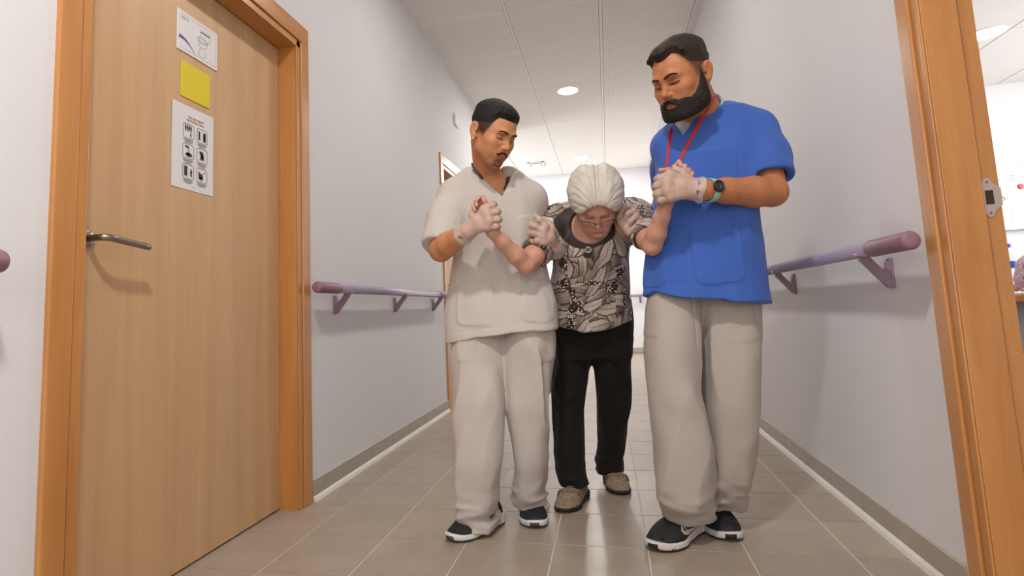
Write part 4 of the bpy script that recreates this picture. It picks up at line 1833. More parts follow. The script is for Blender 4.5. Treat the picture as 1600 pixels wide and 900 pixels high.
PW = thing('person', 'young man in white tunic and trousers with black moustache, at the left of the woman', 'person', (-0.4538, 2.0944, 0.0))
tW, RW, sW = (-0.3889, 2.1000, 1.4716), rotm(56, 30, 3), 0.96
SW = Sdf()
head_shape(SW, tW, RW, sW, nose=0.88, jaw=0.8, chin=0.9)
nbW = (-0.4397, 2.2400, 1.3237)
SW.cap(tuple(np.array(tW) + RW @ np.array([0, 0.034, -0.04])), nbW, 0.048, 0.056, 0.012)
secW = [
    sec((-0.5410, 2.2500, 1.3325), (-0.3281, 2.2500, 1.3236), 0.07),
    sec((-0.5980, 2.2500, 1.2704), (-0.2670, 2.2700, 1.2511), 0.095),
    sec((-0.5856, 2.2500, 1.1705), (-0.2457, 2.2900, 1.1635), 0.105),
    sec((-0.5854, 2.2500, 1.0385), (-0.2517, 2.2800, 1.0327), 0.106),
    sec((-0.6089, 2.2500, 0.9223), (-0.2351, 2.2800, 0.9163), 0.11),
    sec((-0.6236, 2.2400, 0.8195), (-0.2080, 2.2800, 0.8137), 0.126),
    sec((-0.6339, 2.2300, 0.6172), (-0.1920, 2.2800, 0.6140), 0.146)]
SW.loft(shrink(secW[:6], 0.012), 0.03, ex=2.3)
SW.ell((-0.4149, 2.2600, 0.8153), (0.11, 0.06, 0.08), 0.03)
SW.cap((-0.4182, 2.2700, 0.7849), (-0.5012, 2.2200, 0.6148), 0.04, 0.035, 0.02)
SW.cap((-0.4182, 2.2700, 0.7849), (-0.3198, 2.2600, 0.6190), 0.04, 0.035, 0.02)
# right arm (left in the photo), bent up to the clasp
shW, elW, wrW = (-0.5959, 2.2300, 1.2532), (-0.6091, 2.1000, 1.0389), (-0.4755, 1.9850, 1.0842)
SW.chain([(-0.4506, 2.2500, 1.3056), shW], [0.045, 0.052], 0.04)
SW.chain([shW, mid(shW, elW, 0.55), elW], [0.053, 0.05, 0.045], 0.02)
SW.chain([elW, mid(elW, wrW, 0.3, (0, 0, 0.002)), mid(elW, wrW, 0.7), wrW], [0.044, 0.0455, 0.036, 0.03], 0.015)
hA = dict(wrist=(-0.4699, 1.9820, 1.0857), palm=(-0.4334, 1.9720, 1.1140),
          mcp=[(-0.4060, 1.9620, 1.1565), (-0.3918, 1.9560, 1.1360), (-0.3880, 1.9550, 1.1127), (-0.3943, 1.9580, 1.0908)],
          fingers=[[(-0.3761, 1.9660, 1.1685), (-0.3739, 1.9920, 1.1775), (-0.3959, 2.0080, 1.1797)],
                   [(-0.3630, 1.9640, 1.1442), (-0.3616, 1.9940, 1.1489), (-0.3861, 2.0120, 1.1514)],
                   [(-0.3599, 1.9650, 1.1166), (-0.3586, 1.9960, 1.1211), (-0.3831, 2.0140, 1.1233)],
                   [(-0.3685, 1.9680, 1.0926), (-0.3665, 1.9940, 1.0936), (-0.3865, 2.0120, 1.0928)]],
          thumb=[(-0.4458, 1.9750, 1.1154), (-0.4518, 1.9750, 1.1391), (-0.4425, 1.9900, 1.1617), (-0.4283, 2.0030, 1.1744)], rf=0.0112, rp=0.026)
hand(SW, **hA)
# left arm passes behind the woman's upper arm, its hand comes round to the front of her sleeve
shW2, elW2, wrW2 = (-0.2676, 2.2900, 1.2390), (-0.2360, 2.4600, 1.0432), (-0.1861, 2.2300, 1.0286)
SW.chain([(-0.4126, 2.2600, 1.3042), shW2], [0.045, 0.046], 0.04)
SW.chain([shW2, mid(shW2, elW2, 0.55), elW2], [0.047, 0.044, 0.04], 0.02)
SW.chain([elW2, mid(elW2, wrW2, 0.35), wrW2], [0.042, 0.04, 0.029], 0.015)
hB = dict(wrist=(-0.1885, 2.2000, 1.0259), palm=(-0.2006, 2.1450, 1.0626),
          mcp=[(-0.2086, 2.1280, 1.1023), (-0.2185, 2.1220, 1.0853), (-0.2219, 2.1220, 1.0662), (-0.2166, 2.1280, 1.0448)],
          fingers=[[(-0.2277, 2.1180, 1.1265), (-0.2425, 2.1280, 1.1438)],
                   [(-0.2451, 2.1120, 1.1028), (-0.2607, 2.1240, 1.1105), (-0.2617, 2.1500, 1.1092)],
                   [(-0.2513, 2.1120, 1.0767), (-0.2650, 2.1260, 1.0794), (-0.2635, 2.1520, 1.0801)],
                   [(-0.2415, 2.1180, 1.0503), (-0.2574, 2.1300, 1.0503), (-0.2529, 2.1520, 1.0499)]],
          thumb=[(-0.1938, 2.1500, 1.0627), (-0.1871, 2.1500, 1.0963), (-0.1962, 2.1600, 1.1229)], rf=0.0105, rp=0.026)
hand(SW, **hB)
# hidden legs inside the trousers
for hp, kn, an in (((-0.5012, 2.2200, 0.6148), (-0.4983, 2.1500, 0.3845), (-0.5167, 2.1800, 0.0638)), ((-0.3198, 2.2600, 0.6190), (-0.3269, 2.2500, 0.3648), (-0.3345, 2.2900, 0.0871))):
    SW.chain([hp, kn, an], [0.036, 0.034, 0.026], 0.02)


def stubW(q):
    jaw_ = sm(-q[:, 2], 0.035, 0.075) * sm(-q[:, 1], -0.02, 0.02) * 0.45
    gt = np.exp(-(seg_d(q, [(-0.018, -0.09, -0.098), (0, -0.096, -0.092), (0.018, -0.09, -0.098)]) / 0.011) ** 2) * 0.8
    jl = np.exp(-(seg_d(q, [(-0.062, 0.0, -0.04), (-0.056, -0.02, -0.078), (-0.026, -0.075, -0.112), (0.026, -0.075, -0.112), (0.056, -0.02, -0.078), (0.062, 0.0, -0.04)]) / 0.014) ** 2) * 0.35
    return np.clip(jaw_ * 0.4 + gt + jl, 0, 0.85)


def fadeW(q):
    zl = np.interp(q[:, 1], [-0.11, -0.07, -0.062, -0.05, -0.03, 0.0, 0.05, 0.1], [0.2, 0.2, 0.06, 0.01, -0.03, -0.025, -0.03, -0.06])
    return sm(q[:, 2] - zl, 0.0, 0.03) * sm(0.083 - np.abs(q[:, 0]), 0, 0.004)


def tintW(P):
    C0 = np.ones((len(P), 3))
    return head_tint(P, C0, tW, RW, sW, stub=stubW, fade=fadeW, stubc=(0.3, 0.28, 0.28), fadec=(0.09, 0.105, 0.125))


hc, ha1, ha2 = np.array(tW), np.array(hA['palm']), np.array(hB['palm'])
sdf_obj('body', SW, 0.004, M_skin_w, PW, tintW,
        fine=lambda P: (np.linalg.norm(P - hc, axis=1) < 0.15) | (np.linalg.norm(P - ha1, axis=1) < 0.085) | (np.linalg.norm(P - ha2, axis=1) < 0.085))

# hair
HW = skull(tW, RW, sW)


def f_hairW(P):
    q = loc(P, tW, RW, sW)
    d = HW(P)
    th = 0.004 + 0.012 * sm(q[:, 2], 0.05, 0.1) + 0.004 * sm(-q[:, 1], 0.0, 0.08) * sm(q[:, 2], 0.05, 0.09)
    th = th + 0.0013 * vnoise(P * 260) + 0.0012 * vnoise(P * 80)
    zl = np.interp(q[:, 1], [-0.12, -0.075, -0.06, -0.05, -0.04, 0.0, 0.1], [0.07, 0.07, 0.068, 0.045, 0.036, 0.03, 0.012])
    zl = zl + 0.0015 * vnoise(P * 240)
    th = th * (0.12 + 0.88 * sm(q[:, 2] - zl, -0.002, 0.03))
    return np.maximum(d - th, (zl - q[:, 2]) * 0.4)


sdf_obj('hair', Sdf().raw(f_hairW, np.array(tW) + RW @ np.array([0, 0, 0.04]), 0.14, 0.001), 0.0028, M_hair_w, PW)
eyebrows(PW, SW, tW, RW, sW, M_hair_w, 0.9)
# moustache and chin tuft
S = Sdf()
for sx in (-1, 1):
    face_chain(S, SW, tW, RW, sW, catmull([(sx * 0.002, -0.103, -0.053), (sx * 0.012, -0.1, -0.0555), (sx * 0.021, -0.0915, -0.0595), (sx * 0.0275, -0.086, -0.063)], 4), [0.0028] * 8 + [0.0026, 0.0023, 0.002, 0.0016, 0.0012])
S.disp.append(lambda P: 0.001 * vnoise(P * 900))
sdf_obj('moustache', S, 0.0014, M_hair_w, PW)
S = Sdf()
face_chain(S, SW, tW, RW, sW, [(-0.02, -0.088, -0.104), (-0.008, -0.095, -0.107), (0.008, -0.095, -0.107), (0.02, -0.088, -0.104)], [0.0012, 0.002, 0.002, 0.0012])
S.disp.append(lambda P: 0.0012 * vnoise(P * 800))
sdf_obj('goatee', S, 0.0014, M_hair_w, PW)
b = B()
bmesh.ops.create_icosphere(b, subdivisions=2, radius=0.0036)
b.transform(Matrix.Translation(tuple(np.array(tW) + RW @ np.array([-0.0825, 0.002, -0.036]))))
obj('ear_stud', b, M_stud, PW, True)

# tunic ---------------------------------------------------------------------
TWs = Sdf()
TWs.loft(secW, 0.03, ex=2.35)
TWs.chain([(-0.5113, 2.2500, 1.3298), (-0.5737, 2.2400, 1.2664)], [0.056, 0.068], 0.05)
TWs.chain([(-0.3640, 2.2600, 1.3237), (-0.2793, 2.2800, 1.2408)], [0.052, 0.056], 0.05)
slA = (-0.6146, 2.1280, 1.0795)
sleeve(TWs, [(-0.5807, 2.2350, 1.2608), (-0.6037, 2.1800, 1.1747), slA], [0.067, 0.066, 0.064], 0.02, 0.055)
sleeve(TWs, [(-0.2779, 2.2900, 1.2426), (-0.2516, 2.4000, 1.1394), (-0.2495, 2.4800, 1.0879)], [0.058, 0.057, 0.056], 0.02, 0.048)
# open neck
apW = (-0.3724, 2.0850, 1.2326)
TWs.raw(wedge(apW, (-0.4996, 2.1000, 1.3645), (-0.3200, 2.1000, 1.3567), 2.235), (-0.3978, 2.1200, 1.3115), 0.25, 0.004, '-')
TWs.cap((-0.4191, 2.1900, 1.4335), (-0.4308, 2.2200, 1.3686), 0.058, 0.06, 0.006, '-')
# hem: lower edge rises to the right
hl, hr = (-0.5870, 2.1000, 0.6916), (-0.1780, 2.1000, 0.7268)
nrm = np.array([-(hr[2] - hl[2]), 0, hr[0] - hl[0]])
TWs.plane(hl, -nrm / np.linalg.norm(nrm), 0.004)
TWs.loft([(a, b_, c, rx - 0.008, ry - 0.008) for a, b_, c, rx, ry in [sec((-0.6204, 2.2450, 0.7297), (-0.2141, 2.2850, 0.7586), 0.116), sec((-0.6307, 2.2450, 0.4654), (-0.2201, 2.2850, 0.4791), 0.135)]], 0.004, '-', ex=2.35)
fw = folds(0.014, (7, 7, 2.4), 0.004, (24, 24, 9))


def dispW(P):
    fr = (P[:, 1] < 2.25).astype(float)
    r = fw(P) * (0.25 + 0.75 * sm(1.27 - P[:, 2], 0, 0.2)) + 0.003
    lpk = patch_mask(P, (-0.4949, 2.0800, 0.8262)[0], (-0.4949, 2.0800, 0.8262)[2], 0.073, 0.083, 0.03, 0.005, -0.03) * fr
    rpk = patch_mask(P, (-0.2538, 2.1000, 0.8271)[0], (-0.2538, 2.1000, 0.8271)[2], 0.058, 0.08, 0.03, 0.005, -0.1) * fr
    cpk = patch_mask(P, (-0.2590, 2.1000, 1.0830)[0], (-0.2590, 2.1000, 1.0830)[2], 0.06, 0.075, 0.02, 0.005, -0.03) * fr
    r = r + 0.004 * np.maximum(np.maximum(lpk, rpk), cpk)
    # raglan seams and the stitched neck band
    for a, b_ in (((-0.5008, 2.1000, 1.3343), (-0.5472, 2.1000, 1.1285)), ((-0.3052, 2.1000, 1.3107), (-0.2378, 2.1000, 1.1223)), ((-0.5156, 2.1000, 1.3458), (-0.3812, 2.1000, 1.2116)), ((-0.3763, 2.1000, 1.2112), (-0.3090, 2.1000, 1.3309))):
        r = r - 0.0018 * line_mask(P, a, b_, 0.0022) * fr
    r = r - 0.0012 * line_mask(P, add(hl, (0, 0, 0.03)), add(hr, (0, 0, 0.03)), 0.0025)
    return r


TWs.disp.append(dispW)
tunW = sdf_obj('tunic', TWs, 0.0045, M_scrub_w, PW)
# blue printed emblem on the chest
b = B()
pe = on_surface(lambda P: TWs(P), (-0.4633, 2.0000, 1.1768), (0, 1, 0), 30)
xbox(b, Matrix.Translation(tuple(pe + np.array([0, -0.001, 0]))) @ Matrix.Rotation(math.radians(-4), 4, 'Y'), (-0.018, -0.001, -0.013), (0.018, 0.004, 0.013), 0.001)
obj('chest_emblem', b, plain('blue_print', '2b3f9a', 0.7), PW)
# neck strap lying inside the collar
b = B()
p1 = catmull([(-0.4914, 2.2000, 1.3935), (-0.4784, 2.1500, 1.3618), (-0.4631, 2.1350, 1.3388), (-0.4469, 2.1150, 1.3150)], 6)
p2 = catmull([(-0.3586, 2.2000, 1.3803), (-0.3535, 2.1600, 1.3393), (-0.3553, 2.1150, 1.2940), (-0.3647, 2.1050, 1.2654)], 6)
NKW = Sdf().cap(tuple(np.array(tW) + RW @ np.array([0, 0.034, -0.04])), nbW, 0.048, 0.056, 0.012).loft(shrink(secW[:6], 0.012), 0.012, ex=2.3)
for p in (p1, p2):
    p = [Vector(on_surface(lambda Q: NKW(Q), np.array(c) - np.array([0, 0.1, 0]), (0, 1, 0), 50)) + Vector((0, -0.0035, 0.001)) for c in p]
    tube(b, p, 1.0, 12, flat=(0.0068, 0.0012), up=[Vector((0, -1, 0.2))] * len(p))
o = obj('neck_strap', b, M_blacklace, PW, True)

# trousers -------------------------------------------------------------------
TRw = Sdf()
leg1 = [sec((-0.6028, 2.2300, 0.7372), (-0.4033, 2.2300, 0.7300), 0.078), sec((-0.6112, 2.2200, 0.6550), (-0.4054, 2.2200, 0.6491), 0.09), sec((-0.5871, 2.1600, 0.4659), (-0.4057, 2.1600, 0.4712), 0.095), sec((-0.5752, 2.1200, 0.2522), (-0.4232, 2.1200, 0.2539), 0.088),
        sec((-0.5908, 2.1300, 0.1123), (-0.4412, 2.1300, 0.1160), 0.085), sec((-0.5847, 2.1400, 0.0231), (-0.4497, 2.1400, 0.0276), 0.082)]
leg2 = [sec((-0.4104, 2.2700, 0.7846), (-0.2117, 2.2700, 0.7763), 0.09), sec((-0.4121, 2.2600, 0.6589), (-0.2164, 2.2600, 0.6777), 0.098), sec((-0.3988, 2.2300, 0.4603), (-0.2553, 2.2300, 0.4159), 0.095), sec((-0.3915, 2.2500, 0.2211), (-0.2731, 2.2500, 0.2224), 0.088),
        sec((-0.4080, 2.2800, 0.0885), (-0.2861, 2.2800, 0.0913), 0.074), sec((-0.3983, 2.3100, 0.0265), (-0.2848, 2.3100, 0.0392), 0.064)]
foldA = lambda a, z: 0.004 * np.sin(a * 3 + z * 9)
TRw.loft(leg1, 0.012, ex=2.3, fold=foldA)
TRw.loft(leg2, 0.012, ex=2.3, fold=foldA)
# bunched cuffs
for cs, r0 in ((leg1, 0), (leg2, 1)):
    c = cs[-1]
    TRw.cap((c[0], c[1], c[2] - 0.03), (c[0], c[1], c[2] + 0.03), c[3] - 0.008, c[3] - 0.012, 0.003, '-')
fwt = folds(0.016, (10, 10, 3.4), 0.003, (26, 26, 12), 4.2)
bun = folds(0.011, (7, 7, 26), 0.003, (20, 20, 60), 1.7)


def dispTR(P):
    w = sm(0.2 - P[:, 2], 0, 0.12)
    r = (fwt(P) * (1 - w * 0.5) + bun(P) * w) * (0.3 + 0.7 * sm(0.72 - P[:, 2], 0, 0.12))
    fr = (P[:, 1] < 2.2).astype(float)
    a = (-0.5359, 2.0800, 0.6631)
    r = r + 0.003 * patch_mask(P, a[0], a[2], 0.04, 0.05, 0.006, 0.004) * fr
    a = (-0.2329, 2.1200, 0.6515)
    r = r + 0.003 * patch_mask(P, a[0], a[2], 0.035, 0.055, 0.006, 0.004)
    return r


TRw.disp.append(dispTR)
sdf_obj('trousers', TRw, 0.0048, cloth_mat('white_trouser_cotton', 'bbb1a9', 900, 0.85, 0.03, 0.1), PW)
shoe(PW, (-0.5910, 2.0181, 0.0), -31, 0.268, M_sneak, [M_sole_w, M_sole_g], 1)
shoe(PW, (-0.3117, 2.1679, 0.0), 9, 0.27, M_sneak, [M_sole_w, M_sole_g], -1)


def glove(parent, h, g, rp, rf, rt, cuff):
    """thin glove over a hand: the hand grown by g, wrinkled, with a loose flared cuff"""
    S = Sdf()
    h = dict(h)
    rp, rf, rt = h.pop('rp', rp), h.pop('rf', rf), h.pop('rt', rt)
    hand(S, rp=rp + g, rf=rf + g, rt=rt + g, **h)
    a, b_, r0, r1 = cuff
    S.cap(a, b_, r0, r1, 0.012)
    d = np.array(b_) - np.array(a)
    d /= np.linalg.norm(d)
    S.cap(tuple(np.array(b_) - d * 0.002), tuple(np.array(b_) + d * 0.03), r1 - 0.0055, r1 + 0.001, 0.002, '-')
    S.plane(tuple(np.array(b_) + d * 0.01), d, 0.002)
    ff = folds(0.0009, (30, 30, 30), 0.0005, (80, 80, 80), 2.2)
    S.disp.append(lambda P: ff(P) * 1.0 + 0.0016 * vnoise(P * 50) * sm((P - np.array(a)) @ d, -0.01, 0.03))
    return sdf_obj('glove', S, 0.0026, M_glove, parent)


glove(PW, hA, 0.0016, 0.024, 0.0092, 0.0105, (hA['wrist'], (-0.4934, 1.9980, 1.0754), 0.033, 0.041))
glove(PW, hB, 0.0016, 0.024, 0.0092, 0.0105, (hB['wrist'], (-0.1836, 2.2250, 1.0205), 0.032, 0.037))

# ------------------------------------------------------------------ old woman in the middle
def floral():
    t = NT('brown_floral_blouse')
    v0 = t.coords()
    nz = t.n('ShaderNodeTexNoise')
    nz.inputs['Scale'].default_value = 9
    nz.inputs['Detail'].default_value = 2
    t.l(v0, nz.inputs['Vector'])
    wv = t.n('ShaderNodeVectorMath', operation='MULTIPLY_ADD')
    wv.inputs[1].default_value = (0.05, 0.05, 0.05)
    t.l(nz.outputs['Color'], wv.inputs[0])
    t.l(v0, wv.inputs[2])
    # smoky ground
    g = t.noise(v0, 7.5, 3, 0.6, 0.8)
    c = t.ramp(g, [(0.34, lin('3b2a26')), (0.46, lin('7d6a60')), (0.6, lin('a99b8f')), (0.75, lin('8e7d72'))])
    # leaves strewn in every direction: pointed blades, one half darker, a vein, a dark outline
    se = t.n('ShaderNodeSeparateXYZ')
    t.l(wv.outputs[0], se.inputs[0])
    cb = t.n('ShaderNodeCombineXYZ')
    t.l(t.math('ADD', se.outputs[0], t.math('MULTIPLY', se.outputs[1], 0.8)), cb.inputs[0])
    t.l(se.outputs[2], cb.inputs[1])
    for sc_, off, W, L, lo_c, hi_c in ((11.0, 0.0, 0.3, 0.85, '57433b', 'a8968a'), (12.5, 5.3, 0.27, 0.8, '4c3931', 'bdab9f'), (9.5, 9.1, 0.24, 0.78, '86736a', 'd2c3b7')):
        of = t.n('ShaderNodeVectorMath', operation='ADD')
        of.inputs[1].default_value = (off, off * 0.7, 0)
        t.l(cb.outputs[0], of.inputs[0])
        vo = t.n('ShaderNodeTexVoronoi', voronoi_dimensions='2D', feature='F1')
        vo.inputs['Scale'].default_value = sc_
        vo.inputs['Randomness'].default_value = 0.85
        t.l(of.outputs[0], vo.inputs['Vector'])
        sepc = t.n('ShaderNodeSeparateColor')
        t.l(vo.outputs['Color'], sepc.inputs[0])
        lc = t.n('ShaderNodeVectorMath', operation='SUBTRACT')
        t.l(of.outputs[0], lc.inputs[0])
        t.l(vo.outputs['Position'], lc.inputs[1])
        sl = t.n('ShaderNodeSeparateXYZ')
        t.l(lc.outputs[0], sl.inputs[0])
        lx, ly = t.math('MULTIPLY', sl.outputs[0], sc_), t.math('MULTIPLY', sl.outputs[1], sc_)
        an = t.math('MULTIPLY', sepc.outputs[0], 6.28)
        ca, sa = t.math('COSINE', an), t.math('SINE', an)
        u = t.math('ADD', t.math('MULTIPLY', lx, ca), t.math('MULTIPLY', ly, sa))
        v = t.math('SUBTRACT', t.math('MULTIPLY', ly, ca), t.math('MULTIPLY', lx, sa))
        # bend the blade a little
        u = t.math('ADD', u, t.math('MULTIPLY', t.math('MULTIPLY', v, v), 0.25))
        vl = t.math('DIVIDE', v, L)
        wid = t.math('MULTIPLY', t.math('SUBTRACT', 1.0, t.math('MULTIPLY', vl, vl)), W)
        d = t.math('SUBTRACT', t.math('ABSOLUTE', u), wid)
        inside = t.ramp(d, [(0.0, (1, 1, 1, 1)), (0.015, (0, 0, 0, 1))])
        edge = t.math('MULTIPLY', t.math('LESS_THAN', t.math('ABSOLUTE', d), 0.03), 0.85)
        half = t.math('MULTIPLY', t.math('GREATER_THAN', u, 0.0), 0.22)
        sh = t.math('ADD', t.math('ADD', t.math('MULTIPLY', v, 0.55), 0.5), half)
        leafc = t.ramp(sh, [(0.08, lin(lo_c)), (0.75, lin(hi_c))])
        vein = t.math('MULTIPLY', t.math('LESS_THAN', t.math('ABSOLUTE', u), 0.018), 0.6)
        rib = t.math('SINE', t.math('ADD', t.math('MULTIPLY', v, 38.0), t.math('MULTIPLY', t.math('ABSOLUTE', u), -34.0)))
        leafc = t.mix(t.math('MULTIPLY', t.math('GREATER_THAN', rib, 0.75), 0.22), leafc, lin('4a3b35'))
        leafc = t.mix(vein, leafc, lin('4a3b35'))
        c = t.mix(inside, c, leafc)
        c = t.mix(edge, c, lin('2b1e1b'))
    # fine vertical pleats: shade of the folds painted as darker stripes
    pl = t.math('SINE', t.math('MULTIPLY', t.math('ADD', se.outputs[0], t.math('MULTIPLY', se.outputs[1], 0.6)), 760.0))
    c = t.mix(t.math('MULTIPLY', t.math('GREATER_THAN', pl, 0.35), 0.13), c, lin('3f302b'))
    # sprays of pale berries on dark ground
    ms = t.noise(v0, 11, 1)
    mask = t.ramp(ms, [(0.56, (0, 0, 0, 1)), (0.6, (1, 1, 1, 1))])
    c = t.mix(mask, c, lin('33241f'))
    mp2 = t.n('ShaderNodeMapping')
    mp2.inputs['Scale'].default_value = (1, 0.3, 1)
    t.l(v0, mp2.inputs[0])
    vd = t.n('ShaderNodeTexVoronoi', feature='F1')
    vd.inputs['Scale'].default_value = 105
    vd.inputs['Randomness'].default_value = 0.75
    t.l(mp2.outputs[0], vd.inputs['Vector'])
    dot = t.ramp(vd.outputs['Distance'], [(0.33, (1, 1, 1, 1)), (0.4, (0, 0, 0, 1))])
    mask2 = t.ramp(ms, [(0.545, (0, 0, 0, 1)), (0.57, (1, 1, 1, 1))])
    dm = t.mix(1.0, dot, mask2, 'MULTIPLY')
    c = t.mix(dm, c, lin('d6cbbf'))
    t.col(c)
    t.set(Roughness=0.6, Specular_IOR_Level=0.3, Sheen_Weight=0.1)
    t.bump(t.noise(v0, 30, 4), 0.25, 0.01)
    return t.m


M_blouse = floral()
M_skin_l = skin_mat('pale_aged_skin', 'c08c76', 'cd9c86')
M_white_hair = hair_mat('white_hair', 'aca499', 'dad2c7', (55, 2.0, 1), 0.55, flow=True)
M_tr_black = cloth_mat('black_trouser_cloth', '1b1614', 700, 0.8, 0.15, 0.3, 0.05)
M_collar = plain('dark_brown_satin_trim', '2f1e19', 0.6, 0, 0.2, 60)
M_suede = plain('taupe_suede', '8d7862', 0.9, 0, 0.22, 90, 0.4)
M_suede2 = plain('taupe_suede_piping', 'a8937b', 0.85, 0, 0.1, 90, 0.3)
M_sole_b = plain('black_rubber_sole', '17110e', 0.6, 0, 0.1, 60)
M_silver = plain('silver_metal', 'b7b4ae', 0.25, 1.0, 0.03, 100)
M_gold = plain('gold_ring', 'c9a45a', 0.22, 1.0, 0.03, 100)
M_gun = plain('gunmetal_frame', '5f6566', 0.3, 0.8, 0.05, 100)
M_lace = plain('black_lace', '14100f', 0.7, 0, 0.5, 200)

PL = thing('person', 'bent elderly woman with white hair, glasses and brown floral blouse, between the two men', 'person', (-0.1171, 2.5224, 0.0))
tL, RL, sL = (-0.0179, 2.1500, 1.1804), rotm(3, 52, 0), 0.93
SL = Sdf()
head_shape(SL, tL, RL, sL, nose=1.1, old=1.0, jaw=1.0)
nbL = (-0.0223, 2.3200, 1.1247)
SL.cap(tuple(np.array(tL) + RL @ np.array([0, 0.03, -0.05])), nbL, 0.05, 0.058, 0.03)
secL = [sec((-0.1318, 2.3400, 1.1887), (0.1026, 2.3400, 1.1908), 0.07),
        sec((-0.1749, 2.3300, 1.1508), (0.1484, 2.3300, 1.1441), 0.1),
        sec((-0.1958, 2.3300, 1.0600), (0.1048, 2.3300, 1.0499), 0.125),
        sec((-0.2020, 2.3500, 0.9833), (0.0876, 2.3500, 0.9709), 0.135),
        sec((-0.2215, 2.4000, 0.9076), (0.0912, 2.4000, 0.8910), 0.14),
        sec((-0.2372, 2.4400, 0.8423), (0.0907, 2.4400, 0.8268), 0.145),
        sec((-0.2512, 2.5200, 0.6365), (0.0900, 2.5200, 0.6264), 0.145)]
SL.loft(shrink(secL[:6], 0.016), 0.03, ex=2.2)
SL.ell((-0.0693, 2.5000, 0.7401), (0.12, 0.1, 0.09), 0.03)
# her right arm (left in the photo)
sh1, el1, wr1 = (-0.1750, 2.3200, 1.1362), (-0.2847, 2.1000, 0.9582), (-0.3855, 1.9920, 1.0785)
SL.chain([(-0.0900, 2.3300, 1.1443), sh1], [0.05, 0.052], 0.04)
SL.chain([sh1, mid(sh1, el1, 0.5), mid(sh1, el1, 0.8), el1], [0.05, 0.045, 0.039, 0.031], 0.02)
SL.chain([el1, mid(el1, wr1, 0.3), mid(el1, wr1, 0.7), wr1], [0.032, 0.033, 0.026, 0.021], 0.015)
hL1 = dict(wrist=wr1, palm=(-0.4130, 2.0000, 1.1305),
           mcp=[(-0.4158, 1.9980, 1.1632), (-0.4282, 2.0000, 1.1622), (-0.4390, 2.0040, 1.1519), (-0.4475, 2.0080, 1.1414)],
           fingers=[[(-0.4205, 1.9920, 1.1884), (-0.4255, 1.9750, 1.2021), (-0.4308, 1.9650, 1.1914)],
                    [(-0.4297, 1.9900, 1.1841), (-0.4372, 1.9720, 1.1885), (-0.4309, 1.9620, 1.1723)],
                    [(-0.4398, 1.9900, 1.1708), (-0.4457, 1.9750, 1.1711), (-0.4396, 1.9660, 1.1552)],
                    [(-0.4504, 1.9920, 1.1556), (-0.4575, 1.9820, 1.1546), (-0.4540, 1.9740, 1.1368)]],
           thumb=[(-0.4003, 1.9850, 1.1319), (-0.3946, 1.9750, 1.1600), (-0.4036, 1.9680, 1.1873), (-0.4099, 1.9680, 1.2018)])
hand(SL, rp=0.021, rf=0.0078, rt=0.0088, **hL1)
# her left arm (right in the photo)
sh2, el2, wr2 = (0.1324, 2.3200, 1.1336), (0.1660, 2.0800, 1.0000), (0.2142, 1.9850, 1.1298)
SL.chain([(0.0361, 2.3300, 1.1347), sh2], [0.05, 0.052], 0.04)
SL.chain([sh2, mid(sh2, el2, 0.5), mid(sh2, el2, 0.8), el2], [0.05, 0.045, 0.039, 0.032], 0.02)
SL.chain([el2, mid(el2, wr2, 0.3), mid(el2, wr2, 0.7), wr2], [0.032, 0.033, 0.026, 0.021], 0.015)
hL2 = dict(wrist=wr2, palm=(0.2393, 1.9850, 1.1888),
           mcp=[(0.2315, 1.9820, 1.2262), (0.2506, 1.9850, 1.2295), (0.2673, 1.9900, 1.2246), (0.2793, 1.9950, 1.2136)],
           fingers=[[(0.2486, 1.9720, 1.2485), (0.2628, 1.9620, 1.2622), (0.2669, 1.9550, 1.2470)],
                    [(0.2670, 1.9720, 1.2489), (0.2787, 1.9550, 1.2437), (0.2760, 1.9450, 1.2244)],
                    [(0.2808, 1.9740, 1.2393), (0.2897, 1.9550, 1.2297), (0.2852, 1.9450, 1.2149)],
                    [(0.2907, 1.9780, 1.2306), (0.2992, 1.9580, 1.2187), (0.2950, 1.9480, 1.2082)]],
           thumb=[(0.2282, 1.9750, 1.1921), (0.2209, 1.9620, 1.2205), (0.2275, 1.9550, 1.2356), (0.2007, 1.9500, 1.2370)])
hand(SL, rp=0.021, rf=0.0078, rt=0.0088, **hL2)
for hp, kn, an in (((-0.1725, 2.5600, 0.6591), (-0.1930, 2.5200, 0.3653), (-0.1924, 2.5000, 0.0436)), ((0.0051, 2.5600, 0.6535), (-0.0151, 2.6200, 0.3468), (-0.0344, 2.7200, 0.0497))):
    SL.chain([hp, kn, an], [0.055, 0.04, 0.026], 0.03)


def tintL(P):
    C0 = np.ones((len(P), 3))
    C0 = head_tint(P, C0, tL, RL, sL, lip=(0.85, 0.68, 0.66), blush=0.22)
    return C0


hcL, hl1, hl2 = np.array(tL), np.array(hL1['palm']), np.array(hL2['palm'])
sdf_obj('body', SL, 0.004, M_skin_l, PL, tintL,
        fine=lambda P: (np.linalg.norm(P - hcL, axis=1) < 0.14) | (np.linalg.norm(P - hl1, axis=1) < 0.085) | (np.linalg.norm(P - hl2, axis=1) < 0.085))

# hair: combed back from a middle parting in thick locks
HL = skull(tL, RL, sL)


def strandL(q):
    """strand coordinates: the hair is combed back from the middle of the hairline"""
    x, y, z = q.T
    back = (y + 0.092) * 0.75 + np.maximum(z - 0.06, -0.02) * 0.5 + 0.03
    return np.arctan2(x - 0.004, np.maximum(back, 0.002)), np.hypot(x, back)


